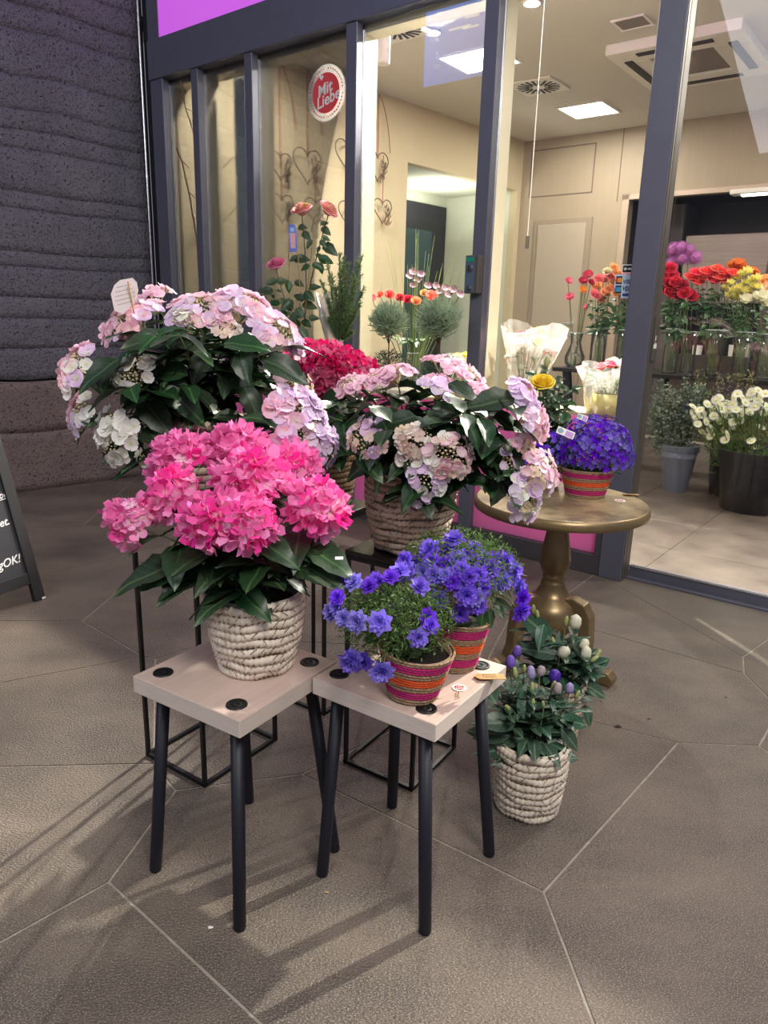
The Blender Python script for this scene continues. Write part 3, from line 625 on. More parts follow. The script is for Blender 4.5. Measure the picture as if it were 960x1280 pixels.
LEAF_R = [leaf_mesh('leaf', M_rosel, .32, d, .3, .05, seed=i+30) for i, d in enumerate((.1, .25))]
def fl_set(m, cup=(.1, .3, .5), w=.5, ragged=0): return [floret_mesh('floret', m, 4, w, c, seed=i+3, ragged=ragged) for i, c in enumerate(cup)]
FP = fl_set(M_hpink, (.2, .7, 1.2), .46, .05); FP2 = fl_set(M_hpink2, (.2, .8), .46, .05); FM_ = fl_set(M_hmag, (.2, .6, .9), .46, .03)
FL = fl_set(M_hlil, (.0, .15, .3), .62); FR = fl_set(M_hros, (.0, .2, .4), .6); FW = fl_set(M_hwhi, (.0, .2, .35), .58); FCR = fl_set(M_hcre, (.1, .4), .5)
def blade_cloud(m, pts_fn, n, ln, wd, seed=0, up=.5):
    """joined fine needles"""
    r = random.Random(seed); mb = MB()
    for _ in range(n):
        p, d = pts_fn(r); d = (Vector(d)+Vector((r.uniform(-.6, .6), r.uniform(-.6, .6), r.uniform(-.3, .6)*up*2))).normalized()
        s = d.cross(Vector((r.uniform(-1, 1), r.uniform(-1, 1), r.uniform(-1, 1)))).normalized()*wd*.5; L_ = ln*r.uniform(.6, 1.2); p = Vector(p)
        o = len(mb.v); mb.v += [tuple(p-s*.5), tuple(p+s*.5), tuple(p+d*L_*.55+s), tuple(p+d*L_), tuple(p+d*L_*.55-s)]; mb.f.append((o, o+1, o+2, o+3, o+4)); mb.mi.append(0)
    return mb

# ------------------------------------------------------------------ woven pots
def coil_pot(root, base, r0, r1, h, n, m, bulge=0.0, wraps=60, stitch=True, tilt=None, label=None):
    """basket pot of palm-leaf coils: each coil is a part of its own"""
    x, y, z = base; Mt = T(base) @ (tilt or Matrix.Identity(4)); rc = h/n*.56
    mb = MB(); mb.lathe([(.001, .004), (r0*.96, .004), (r0*.97, .01)]+[(r0+(r1-r0)*t+bulge*sin(pi*t)-rc*.7, .01+h*t) for t in (.2, .4, .6, .8, .97)]+[(r1-rc*1.5, h*.97), (r1-rc*1.5, h*.55), (.001, h*.55)], 40)
    bk = obj('basket', mb, m, root, Mt, True)
    for k in range(n):
        t = (k+.5)/n; R = r0+(r1-r0)*t+bulge*sin(pi*t); zc = h*t; mb = MB(); vs = []; fs = []; q = 6; seg = wraps*3; ph = RND.uniform(0, 6)
        for i in range(seg):
            an = 2*pi*i/seg; g = (.70, 1.0, .97)[i % 3]*(1+.05*sin(i*1.7+k)+.04*sin(i*.37+k*2.1))
            wob = rc*.35*sin(an*3+ph)+rc*.2*sin(an*7+ph*2); lean = .35*rc*((i % 3)-1)
            for j in range(q):
                b = 2*pi*j/q; rr = R+rc*.62*g*cos(b)-rc*.1; vs.append((rr*cos(an+.0), rr*sin(an), max(.0005, zc+rc*.1+wob+rc*1.05*g*sin(b))))
        for i in range(seg):
            for j in range(q): fs.append((i*q+j, ((i+1) % seg)*q+j, ((i+1) % seg)*q+(j+1) % q, i*q+(j+1) % q))
        mb.add(vs, fs); obj('coil', mb, m, bk, Mt, True)
    if stitch:
        mb = MB()
        for k in range(n):
            R = r0+(r1-r0)*((k+1)/n)+bulge*sin(pi*(k+1)/n)+rc*.52
            for i in range(int(wraps*.55)):
                if RND.random() < .25: continue
                an = 2*pi*(i+RND.uniform(-.25, .25))/(wraps*.55); dz = h/n*RND.uniform(.55, .9); da = RND.choice([.05, .07, .045])*RND.choice([1, 1, 1, -1]); zc = h*(k+1)/n
                pts = [Vector((R*cos(an-da), R*sin(an-da), zc-dz*.55)), Vector(((R+.001)*cos(an), (R+.001)*sin(an), zc)), Vector((R*cos(an+da), R*sin(an+da), zc+dz*.35))]
                w = .0011
                vs = []
                for p in pts: vs += [tuple(p+Vector((0, 0, w))), tuple(p-Vector((0, 0, w)))]
                mb.add(vs, [(0, 1, 3, 2), (2, 3, 5, 4)])
        obj('stitching', mb, M_stitch, bk, Mt, kind='stuff')
    mb = MB(); mb.lathe([(.001, h*.9), (r1*.55, h*.89), (r1-rc*1.6, h*.84)], 24); obj('soil', mb, M_soil, root, Mt, True)
    return bk
def striped_pot(root, base, r0, r1, h, bands, tilt=None):
    """woven jute pot with yarn bands; bands = list of (height share, material, label)"""
    Mt = T(base) @ (tilt or Matrix.Identity(4)); z = 0.0
    mb = MB(); mb.lathe([(.001, .003), (r0*.95, .003), (r0*.97, .01), (r1-.006, h*.98), (r1-.010, h*.97), (r1*.9, h*.7), (.001, h*.7)], 36); bk = obj('pot', mb, M_jute, root, Mt, True)
    for sh, m, lb in bands:
        mb = MB(); nz = max(2, int(round(sh*h/.0055)))
        for c in range(nz):
            z0 = (z+sh*(c+.5)/nz)*h; R = r0+(r1-r0)*(z0/h); rc = sh*h/nz*.56; vs = []; fs = []; seg = 96; q = 5
            for i in range(seg):
                an = 2*pi*i/seg; g = .8 if (i+c) % 2 else 1.05
                for j in range(q):
                    b = 2*pi*j/q; rr = R+rc*g*cos(b)-rc*.2; vs.append((rr*cos(an), rr*sin(an), max(.0004, z0+rc*g*sin(b)+.0008*sin(an*3+c))))
            for i in range(seg):
                for j in range(q): fs.append((i*q+j, ((i+1) % seg)*q+j, ((i+1) % seg)*q+(j+1) % q, i*q+(j+1) % q))
            mb.add(vs, fs)
        o = obj('band', mb, m, bk, Mt, True)
        if lb: o['label'] = lb
        z += sh
    mb = MB(); mb.lathe([(.001, h*.9), (r1*.9, h*.86)], 24); obj('soil', mb, M_soil, root, Mt, True)
    return bk
BANDS = [(.13, M_jute, None), (.17, M_mag, 'magenta band'), (.13, M_jute, None), (.17, M_ora, 'orange band'), (.13, M_jute, None), (.17, M_mag, 'magenta band'), (.10, M_jute, None)]

# ------------------------------------------------------------------ hydrangeas
def mophead(pc, root, c, r, out, sets, fs, n=None, down=.15, stem_from=None):
    out = Vector(out).normalized(); n = n or int(66*(r/.08)**1.6*(.046/fs)**2); core = MB()
    for k in range(5): core.lathe([(.001, -r*.5), (r*.35, -r*.2), (r*.55, .1*r), (r*.4, r*.42), (.001, r*.55)], 10) if k == 0 else None
    M = frame(c, out)
    h = obj('flower_head', core, sets[0][0].materials[0], root, M, True)
    for k in range(n):
        z = 1-(1+down)*(k+.5)/n; a = k*2.39996; rr = sqrt(max(0, 1-z*z)); d = Vector((rr*cos(a), rr*sin(a), z))
        dw = (M.to_3x3() @ d); p = Vector(c)+dw*r*RND.uniform(.88, 1.06)
        st = RND.choices(sets, [4]+[1]*(len(sets)-1))[0]
        pc.add('floret', RND.choice(st), frame(p, dw+rv(.38), RND.uniform(0, 6), fs*RND.uniform(.85, 1.15)), h)
    return h
BUD1 = MB(); BUD1.lathe([(.0, -.5), (.45, 0), (.3, .4), (.0, .5)], 5)
def lacecap(pc, root, c, r, out, sets, fs, n, budn=60, flat=.35, full=.3):
    """flat cluster: buds in the middle on little branches, broad sterile florets round and over them"""
    out = Vector(out).normalized(); M = frame(c, out); mb = MB()
    for k in range(9):
        a = 2*pi*k/9; mb.tube([(0, 0, -r*.7), (r*.35*cos(a), r*.35*sin(a), -r*.2), (r*.75*cos(a), r*.75*sin(a), flat*r*.3)], .0012, 4)
    for k in range(budn):
        q = sqrt((k+.5)/budn)*.85; a = k*2.39996; s = .0064*RND.uniform(.7, 1.3)
        mb.add(BUD1.v, BUD1.f, T((r*q*cos(a), r*q*sin(a), flat*r*(1-q*q)+RND.uniform(-.004, .004))) @ Matrix.Diagonal((s, s, s, 1)))
    h = obj('flower_head', mb, M_buds, root, M)
    for k in range(int(n*1.15)):
        if RND.random() > full: a = RND.uniform(0, 2*pi); q = RND.uniform(.75, 1.08)
        else: a = RND.uniform(0, 2*pi); q = sqrt(RND.random())*.8
        lp = Vector((r*q*cos(a), r*q*sin(a), flat*r*(1-q*q)+.006)); nn = Vector((cos(a)*q*.9, sin(a)*q*.9, 1.0))+rv(.3)
        p = M @ lp; st = RND.choice(sets)
        pc.add('floret', RND.choice(st), frame(p, M.to_3x3() @ nn, RND.uniform(0, 6), fs*.84*RND.uniform(.7, 1.15)), h)
    return h
def leafy_stem(pc, root, a, b, rad, leaves, lsize, nodes=(.45, .65, .85), m=None, up=.2, two=True, bow=.3):
    a, b = Vector(a), Vector(b); mid = (a+b)/2+Vector(((b-a).x*-.0, 0, (b-a).length*bow*.5)); mid.x = a.x+(b.x-a.x)*.38; mid.y = a.y+(b.y-a.y)*.38
    pts = bez(a, mid, b, 7); mb = MB(); mb.tube(pts, [rad*(1-.5*i/7) for i in range(8)], 6); obj('stem', mb, m or M_stem, root, WM[root.name].copy() if False else None)
    ph = RND.uniform(0, 6)
    for i, t in enumerate(nodes):
        q = t*7; k = min(6, int(q)); p = pts[k].lerp(pts[k+1], q-k); tg = (pts[k+1]-pts[k]).normalized()
        for s in ((0, pi) if two else (0,)):
            an = ph+i*pi/2+s+RND.uniform(-.3, .3); o = tg.orthogonal().normalized(); o2 = tg.cross(o); d = (o*cos(an)+o2*sin(an))+tg*up+Vector((0, 0, .05))
            sz = lsize*RND.uniform(.7, 1.15)
            pc.add('leaf', RND.choice(leaves), frame(p, Vector((0, 0, 1))*.9+tg*.3+rv(.35), 0, sz, xdir=d), None)
def leaf_at(pc, leaves, p, tip, sz=None, nrm=None):
    d = Vector(tip)-Vector(p); pc.add('leaf', RND.choice(leaves), frame(p, nrm or (Vector((0, -.5, 1))+rv(.2)), 0, sz or d.length, xdir=d), None)
def obj_stem_fix(): pass

def hydrangea(label, name, potfn, centre, rim_z, heads, kind, leaves=LEAF_D, lsize=.12, extra=18, spread=.2, top=.2, cat='potted plant', nodes=(.42, .62, .82, .95)):
    root = thing(name, label, cat, potfn[0]); pc = Pieces(root)
    coil_pot(root, *potfn)
    cx, cy = centre; base = Vector((cx, cy, rim_z-.02))
    for (px, py, rp, Y, st, fs, n) in heads:
        c = PY(px, py, Y); dist = (c-CAM).length; r = rp*dist/F; ctr = Vector((cx, cy, rim_z+.06)); out = (c-ctr).normalized()+Vector((0, -.35, .45))
        if kind == 'mop': mophead(pc, root, c, r*(.82 if st[0] is FP or st[0] is FP2 else .92), out, st, fs, n)
        else: lacecap(pc, root, c, r, out, st, fs, n, budn=int(95*(r/.06)**2))
        s0 = base+Vector((RND.uniform(-.03, .03), RND.uniform(-.03, .03), 0)); leafy_stem(pc, root, s0, c-out.normalized()*r*.55, .0036, leaves, lsize, nodes, up=.15)
    for k in range(extra):
        a = 2*pi*k/extra+RND.uniform(-.3, .3); rr = spread*RND.uniform(.35, 1); e = base+Vector((rr*cos(a), rr*sin(a)*.9, top*RND.uniform(.25, .95)))
        leafy_stem(pc, root, base+rv(.02), e, .003, leaves, lsize, (.5, .75, .97), up=.5)
    return root, pc

# ---- 1 the hot pink hydrangea on the left stool
HP = (-.275, 1.462)
S = .05
heads = [(230, 580, 41, 1.58, [FP, FP2], .039, None), (219, 625, 36, 1.44, [FP, FP2], .039, None), (168, 655, 31, 1.40, [FP2, FP], .037, None),
         (300, 570, 40, 1.62, [FP], .039, None), (318, 606, 46, 1.46, [FP], .040, None), (366, 588, 34, 1.60, [FP], .039, None),
         (267, 655, 39, 1.36, [FP, FP2], .040, None), (313, 655, 38, 1.34, [FP, FP2], .040, None), (394, 638, 40, 1.42, [FP, FP2], .039, None)]
root, pc = hydrangea('hot pink mophead hydrangea in a white coiled basket on the left stool', 'potted_hydrangea', ((HP[0], HP[1], .501), .078, .106, .175, 9, M_basket, .006, 52), HP, .675, heads, 'mop', lsize=.115, extra=6, spread=.13, top=.16, nodes=(.55, .72, .88))
for a, b in [((225, 705), (130, 722)), ((245, 700), (158, 712)), ((245, 712), (192, 738)), ((252, 716), (207, 768)), ((270, 700), (220, 690)), ((285, 695), (288, 735)), ((330, 690), (350, 722)), ((300, 695), (308, 732)), ((352, 690), (420, 668)), ((360, 700), (430, 712)), ((355, 700), (408, 712)), ((340, 690), (392, 690)), ((270, 695), (262, 728)), ((330, 685), (330, 715)), ((300, 690), (250, 690)), ((310, 690), (360, 712)), ((250, 690), (185, 690)), ((350, 680), (400, 655)), ((385, 685), (444, 708))]:
    leaf_at(pc, LEAF_D[:2], PY(*a, 1.40), PY(*b, 1.35+RND.uniform(-.03, .05)))
mb = MB(); mb.tube(bez(PY(300, 735, 1.44), PY(270, 715, 1.4), PY(222, 700, 1.38)), .004, 6); obj('stem', mb, M_stem, root)
mb = MB(); mb.tube(bez(PY(320, 735, 1.44), PY(350, 715, 1.4), PY(362, 690, 1.38)), .004, 6); obj('stem', mb, M_stem, root)
mb = MB(); mb.box((-.008, -.004, 0), (.008, .004, .001)); obj('price_sticker', mb, M_paper, root, frame(PY(424, 698, 1.345), (0, -.5, 1)))
pc.flush()

# ---- 2 the big blush and white lacecap hydrangea at the left, on its stand
h2 = [(165, 402, 36, 1.85, [FL, FR], .05, 34), (193, 372, 21, 1.95, [FW], .045, 14), (256, 390, 40, 1.86, [FR, FL], .052, 34), (305, 384, 34, 1.88, [FL, FR], .05, 30), (342, 414, 36, 1.86, [FR, FL], .046, 34),
      (96, 462, 30, 1.80, [FL, FW], .05, 28), (170, 468, 26, 1.72, [FW], .044, 16), (104, 520, 24, 1.76, [FL, FW], .046, 22), (145, 545, 31, 1.70, [FW], .046, 34), (368, 478, 26, 1.82, [FR, FCR], .04, 26),
      (372, 530, 40, 1.70, [FL, FL, FR], .054, 40), (402, 556, 24, 1.72, [FL], .045, 22), (230, 400, 16, 1.78, [FW], .036, 7), (280, 412, 20, 1.8, [FCR, FW], .034, 12), (180, 575, 9, 1.72, [FW], .03, 4)]
root, pc = hydrangea('large blush and white lacecap hydrangea with a paper tag, nearest the dark stone wall', 'potted_hydrangea', ((-.49, 1.895, .771), .10, .125, .215, 10, M_basket2, .006, 56), (-.49, 1.895), .985, h2, 'lace', lsize=.10, extra=30, spread=.31, top=.27)
for a, b in [((310, 505), (318, 530)), ((305, 485), (330, 525)), ((150, 450), (100, 492)), ((160, 440), (205, 470)), ((200, 480), (260, 500)), ((180, 500), (215, 545)), ((320, 480), (270, 470)), ((210, 420), (150, 440)), ((240, 430), (200, 412)), ((280, 430), (330, 420)), ((205, 490), (165, 530)), ((330, 500), (380, 520)), ((330, 450), (385, 462)), ((150, 555), (128, 580)), ((165, 545), (170, 580)), ((235, 470), (190, 430)), ((255, 440), (240, 480)), ((300, 440), (310, 480))]:
    q = 1.72+RND.uniform(-.04, .06); leaf_at(pc, LEAF_D, PY(*a, q+.03), PY(*b, q-.02), nrm=Vector((0, -1, .8))+rv(.4))
c = PY(157, 366, 1.80); Mx = frame(c, (.1, -1, .25), 0, 1, xdir=(1, 0, .32)); mb = MB()
mb.prism([(-.037, -.035), (-.034, .005), (-.02, .024), (-.004, .032), (.026, .030), (.032, .018), (.03, -.002), (.02, -.02), (.004, -.034), (-.02, -.048)], 0, .0012); tg = obj('paper_tag', mb, mat('pink_paper', (222, 206, 204), .7), root, Mx, label='pale torn paper tag with handwritten lines')
for i, (x0, x1, y) in enumerate([(-.016, .016, .016), (-.022, .018, .006), (-.026, .016, -.004), (-.028, .014, -.014), (-.026, .004, -.024)]):
    mb = MB(); x = x0
    while x < x1: mb.tube([(x, y, .0016), (x+.002, y+.002, .0018), (x+.004, y-.0008, .0018), (x+.006, y, .0016)], .0003, 4); x += .0068
    obj('handwriting', mb, M_ink, tg, Mx)
mb = MB(); mb.tube([PY(160, 352, 1.79), PY(167, 388, 1.79), PY(180, 460, 1.86)], .002, 6); obj('stick', mb, M_kraft, root)
pc.flush()

# ---- 3 the crimson hydrangea behind
h3 = [(387, 455, 26, 2.20, [FM_], .040, 55), (410, 472, 27, 2.12, [FM_], .040, 60), (432, 464, 26, 2.14, [FM_], .040, 60), (452, 466, 16, 2.22, [FM_], .036, 40), (414, 451, 20, 2.28, [FM_], .04, 40), (372, 462, 18, 2.28, [FM_], .04, 35)]
root, pc = hydrangea('crimson mophead hydrangea in a tan basket, behind the two lacecap hydrangeas', 'potted_hydrangea', ((-.195, 2.285, .661), .082, .105, .19, 11, M_basket3, .004, 50), (-.2, 2.285), .85, h3, 'mop', lsize=.11, extra=12, spread=.17, top=.2)
for a, b in [((405, 560), (432, 545)), ((400, 550), (385, 600)), ((410, 545), (400, 500)), ((420, 560), (425, 600)), ((395, 540), (420, 520)), ((415, 500), (400, 530)), ((430, 500), (440, 530))]: leaf_at(pc, LEAF_D, PY(*a, 2.12), PY(*b, 2.08), nrm=Vector((0, -1, .8))+rv(.4))
pc.flush()

# ---- 4 the lilac lacecap hydrangea in the middle
h4 = [(437, 486, 24, 1.90, [FR, FCR], .036, 30), (474, 478, 28, 1.92, [FCR, FR], .034, 34), (496, 468, 20, 1.90, [FL], .046, 16), (566, 466, 38, 1.95, [FR, FR, FCR], .036, 60), (551, 486, 24, 1.84, [FL], .046, 20), (600, 494, 18, 1.88, [FR], .042, 14),
      (652, 494, 22, 1.78, [FL], .05, 20), (662, 524, 26, 1.76, [FL, FR], .05, 30), (652, 553, 20, 1.78, [FCR, FR], .036, 24), (462, 546, 27, 1.70, [FL, FCR], .034, 20), (521, 550, 22, 1.68, [FCR, FW], .034, 22), (562, 568, 27, 1.66, [FW, FCR, FR], .036, 34),
      (512, 574, 15, 1.68, [FW], .03, 12), (537, 598, 22, 1.66, [FW, FL], .034, 24), (527, 624, 9, 1.66, [FL], .034, 6), (675, 590, 29, 1.72, [FL, FR, FCR], .040, 34), (655, 620, 28, 1.70, [FW, FL], .042, 34), (632, 580, 13, 1.74, [FL], .036, 8)]
root, pc = hydrangea('lilac and cream lacecap hydrangea in the grey basket, leaning over the gold table', 'potted_hydrangea', ((.07, 1.872, .653), .088, .117, .225, 13, M_basket2, .014, 60), (.07, 1.872), .87, h4, 'lace', lsize=.11, extra=24, spread=.27, top=.22)
for a, b in [((470, 570), (430, 585)), ((500, 575), (470, 590)), ((545, 590), (550, 640)), ((560, 600), (545, 628)), ((600, 520), (580, 560)), ((600, 560), (622, 600)), ((630, 590), (620, 632)), ((640, 600), (668, 622)), ((570, 530), (620, 550)), ((600, 510), (650, 516)), ((620, 520), (600, 490)), ((520, 520), (480, 510)), ((560, 515), (520, 540)), ((540, 510), (570, 500)), ((630, 560), (655, 600)), ((600, 570), (640, 560)), ((580, 600), (600, 580)), ((470, 540), (440, 560)), ((500, 530), (530, 515)), ((480, 520), (450, 520)), ((645, 500), (590, 480)), ((560, 480), (600, 486))]:
    q = 1.72+RND.uniform(-.04, .06); leaf_at(pc, LEAF_D, PY(*a, q+.03), PY(*b, q-.02), nrm=Vector((0, -1, .8))+rv(.4))
pc.flush()

# ------------------------------------------------------------------ bellflowers in striped pots
BELL = [star_mesh('flower', M_viol, 7, 4, .46, .05, seed=i, point=.12) for i in range(3)]
STAR = [star_mesh('flower', M_deepv, 5, 1, .46, .3, seed=i+5, point=.1) for i in range(3)]
def bellflower(label, base, r0, r1, h, tilt, centre, blooms, Y, fs, extra_leaves, nf, rad, top):
    root = thing('potted_bellflower', label, 'potted plant', base); pc = Pieces(root); striped_pot(root, base, r0, r1, h, BANDS, tilt)
    c = Vector(centre)
    for (px, py, dy) in blooms:
        p = PY(px, py, Y+dy-.035); d = (p-c).normalized()+Vector((0, -.6, .25)); pc.add('flower', RND.choice(BELL), frame(p, d+rv(.2), RND.uniform(0, 6), fs*1.12*RND.uniform(.85, 1.15)))
        mb = MB(); mb.tube(bez(c-Vector((0, 0, .06)), c.lerp(p, .5)+Vector((0, 0, .03)), p, 5), .0012, 4); obj('stem', mb, M_stem, root)
    def pf(r):
        d = Vector((r.gauss(0, 1), r.gauss(0, 1), r.gauss(0, .8)+.25)).normalized(); q = r.uniform(.45, 1.0)
        return c+Vector((d.x*rad[0], d.y*rad[1], d.z*rad[2]))*q*.92, d*.5+Vector((r.gauss(0, 1), r.gauss(0, 1), r.gauss(0, 1)))
    mb = blade_cloud(M_needle, pf, int(nf*1.7), .013, .0034, seed=int(base[0]*1000) & 255); 
    for _ in range(70):
        p, d = pf(RND); mb.tube([c-Vector((0, 0, .04)), c.lerp(p, .6)+Vector((0, 0, .01)), p], .0009, 4)
    obj('fine_foliage', mb, M_needle, root, kind='stuff')
    for a, b in extra_leaves: leaf_at(pc, LEAF_M, PY(*a, Y-.02), PY(*b, Y-.05), nrm=Vector((0, -1, .6))+rv(.3))
    pc.flush(); return root
tl = Matrix.Rotation(radians(4), 4, 'Y')
b1 = [(422, 747, 0), (428, 728, .05), (443, 728, .03), (462, 733, 0), (488, 722, .02), (430, 773, -.03), (447, 777, -.06), (475, 778, -.07), (525, 733, 0), (522, 797, -.06), (538, 782, -.04), (438, 827, -.05), (473, 842, -.07), (455, 825, -.04), (415, 765, .02), (470, 727, .04), (534, 772, -.02), (422, 760, .0), (442, 822, -.05), (500, 714, .05), (478, 838, -.07)]
b2 = [(507, 700, 0), (508, 714, -.02), (537, 687, .03), (540, 702, 0), (568, 675, .05), (593, 685, .05), (583, 697, .02), (620, 702, .03), (557, 720, -.04), (577, 713, -.03), (597, 720, -.03), (580, 733, -.05), (593, 747, -.05), (575, 766, -.05), (597, 757, -.05), (627, 727, 0), (643, 713, .03), (647, 732, .02), (652, 747, 0), (650, 763, -.02), (543, 720, -.03), (560, 690, .04), (606, 700, .03), (636, 722, .02), (566, 728, -.05), (586, 722, -.05), (556, 706, 0), (530, 716, -.01), (520, 705, .02), (604, 735, -.03), (583, 744, -.06), (632, 700, .04), (590, 702, .02), (548, 748, -.04), (612, 712, 0), (572, 700, 0)]
bellflower('blue violet double bellflower in the front striped pot, on the right stool', (.068, 1.345, .501), .05, .077, .105, tl, (.03, 1.36, .66), b1, 1.36, .042, [((510, 800), (495, 830)), ((520, 800), (515, 832)), ((480, 790), (460, 800)), ((500, 780), (490, 800)), ((530, 795), (545, 790)), ((500, 805), (522, 822)), ((480, 760), (500, 745))], 2600, (.135, .12, .095), 0)
bellflower('blue violet double bellflower in the rear striped pot, on the right stool behind its twin', (.165, 1.485, .501), .05, .072, .12, tl, (.17, 1.50, .72), b2, 1.48, .044, [((610, 760), (618, 785)), ((605, 760), (600, 790)), ((550, 770), (570, 785)), ((590, 775), (560, 780)), ((540, 755), (560, 765)), ((615, 750), (640, 762)), ((620, 755), (630, 775))], 2600, (.15, .13, .10), 0)
# deep violet one on the gold table
base = (.735, 2.575, .643); root = thing('potted_bellflower', 'dense deep violet bellflower in a striped pot on the round gold table', 'potted plant', base); pc = Pieces(root)
striped_pot(root, base, .068, .095, .105, BANDS)
def dome(cx, cy, cz, rx, ry, rz, n, lo=-.25):
    c = Vector((cx, cy, cz))
    for k in range(n):
        z = 1-(1-lo)*(k+.5)/n; a = k*2.39996; q = sqrt(1-z*z); d = Vector((q*cos(a), q*sin(a), z)); u = RND.uniform(.86, 1.05)
        pc.add('flower', RND.choice(STAR), frame(c+Vector((d.x*rx, d.y*ry, d.z*rz))*u, d+rv(.35), RND.uniform(0, 6), .027*RND.uniform(.8, 1.2)))
dome(.76, 2.60, .79, .135, .14, .14, 330, -.2); dome(.57, 2.66, .76, .12, .12, .11, 150, -.1)
c = Vector((.74, 2.6, .78)); mb = blade_cloud(M_needle, lambda r: ((lambda d: (c+Vector((d.x*.13, d.y*.13, d.z*.12))*r.uniform(.3, .95), d))(Vector((r.gauss(0, 1), r.gauss(0, 1), r.gauss(0, 1))).normalized())), 1600, .02, .004, 5)
obj('fine_foliage', mb, mat('dark_fine_foliage', (50, 84, 42), .6, trans=.1), root, kind='stuff')
c2 = Vector((.58, 2.66, .75)); mb = blade_cloud(M_needle, lambda r: ((lambda d: (c2+Vector((d.x*.11, d.y*.11, d.z*.1))*r.uniform(.3, .95), d))(Vector((r.gauss(0, 1), r.gauss(0, 1), r.gauss(0, 1))).normalized())), 900, .02, .004, 6)
obj('fine_foliage', mb, MATS['dark_fine_foliage'], root, kind='stuff')
for (px, py, w, hh, ti) in [(707, 541, .062, .026, -.45), (728, 522, .036, .02, -.4)]:
    Mx = frame(PY(px, py, 2.44), (0, -1, .5), 0, 1, xdir=(1, 0, ti)); mb = MB(); mb.bbox((-w/2, -hh/2, 0), (w/2, hh/2, .0014), .0004); tg = obj('plant_label', mb, M_paper, root, Mx)
    mb = MB(); mb.prism([(-w*.30+.4*hh*cos(a*pi/5), .36*hh*sin(a*pi/5)) for a in range(10)], .0014, .0018); obj('picture', mb, mat('label_teal', (120, 160, 170), .5), tg, Mx)
    mb = MB(); mb.box((0, -hh*.4, .0014), (w*.44, hh*.34, .0018)); obj('picture', mb, mat('label_violet', (186, 140, 206), .5), tg, Mx)
pc.flush()

# ================================================================== FURNITURE
def stool(label, ctr, rot, holes, feet, grp='beech stools'):
    root = thing('square_stool', label, 'stool', (ctr[0], ctr[1], 0)); Rz = T((ctr[0], ctr[1], 0)) @ Matrix.Rotation(rot, 4, 'Z'); a = .155
    mb = MB(); mb.bbox((-a, -a, .4615), (a, a, .5), .0015)
    o = obj('seat', mb, [M_wood, M_woodedge], root, Rz)
    for p in o.data.polygons:
        if abs(p.normal.z) < .3: p.material_index = 1
    for h, f in zip(holes, feet):
        h = Vector(h); f = Vector(f); mb = MB(); mb.tube([(f.x, f.y, 0), (f.x, f.y, .004), (h.x, h.y, .463)], [.0125, .0138, .0145], 16); obj('leg', mb, M_leg, root, smooth=True)
        mb = MB(); mb.lathe([(.001, .0012), (.004, .0012), (.005, .0026), (.009, .0026), (.0105, .0012), (.0165, .0014), (.0185, .0032), (.0212, .0024), (.0218, 0)], 24); obj('leg_cap', mb, M_blk, root, T((h.x, h.y, .5)), smooth=True)
    return root
stool('pale beech stool with black legs carrying the hot pink hydrangea', (-.313, 1.437), radians(57.5), [(-.467, 1.407), (-.158, 1.473), (-.283, 1.283), (-.342, 1.597)], [(-.508, 1.397), (-.099, 1.477), (-.281, 1.238), (-.339, 1.648)])
stool('pale beech stool with black legs carrying the two striped pots', (.0705, 1.443), radians(55.4), [(-.088, 1.421), (.095, 1.287), (.226, 1.48), (.043, 1.614)], [(-.121, 1.396), (.11, 1.241), (.277, 1.475), (.042, 1.644)])
def wire_stand(label, F0, L0, R0, h, plate=True, mplate=None):
    F0, L0, R0 = Vector(F0), Vector(L0), Vector(R0); e1 = (R0-F0); e2 = (L0-F0); e1n = e1.normalized(); e2n = Vector((-e1n.y, e1n.x, 0)); w1 = e1.length; w2 = e2.length; t = .0055
    root = thing('plant_stand', label, 'plant stand', tuple(F0)); Mx = T(F0) @ Matrix((e1n, e2n, Vector((0, 0, 1)))).transposed().to_4x4()
    for x in (t, w1-t):
        for y in (t, w2-t): mb = MB(); mb.bbox((x-t, y-t, .002), (x+t, y+t, h-.012), .0008); obj('leg', mb, M_blk, root, Mx)
    for z in (.0, h-.026):
        for a_, b_ in (((0, 0), (w1, 2*t)), ((0, w2-2*t), (w1, w2)), ((0, 2*t), (2*t, w2-2*t)), ((w1-2*t, 2*t), (w1, w2-2*t))): mb = MB(); mb.box((*a_, z), (*b_, z+.011)); obj('cross_bar', mb, M_blk, root, Mx)
    mb = MB(); mb.bbox((-.002, -.002, h-.014), (w1+.002, w2+.002, h), .001); obj('top_plate', mb, mplate or mat('black_plate', (20, 20, 22), .22), root, Mx)
    return root
wire_stand('tall black wire plant stand under the hydrangea nearest the stone wall', (-.469, 1.700, 0), (-.672, 1.848, 0), (-.306, 1.939, 0), .77)
wire_stand('black wire plant stand under the lilac lacecap hydrangea, behind the right stool', (.097, 1.706, 0), (-.095, 1.840, 0), (.237, 1.922, 0), .651)
wire_stand('black wire plant stand under the tan basket of crimson hydrangea', (-.177, 2.083, 0), (-.396, 2.242, 0), (-.026, 2.307, 0), .66)

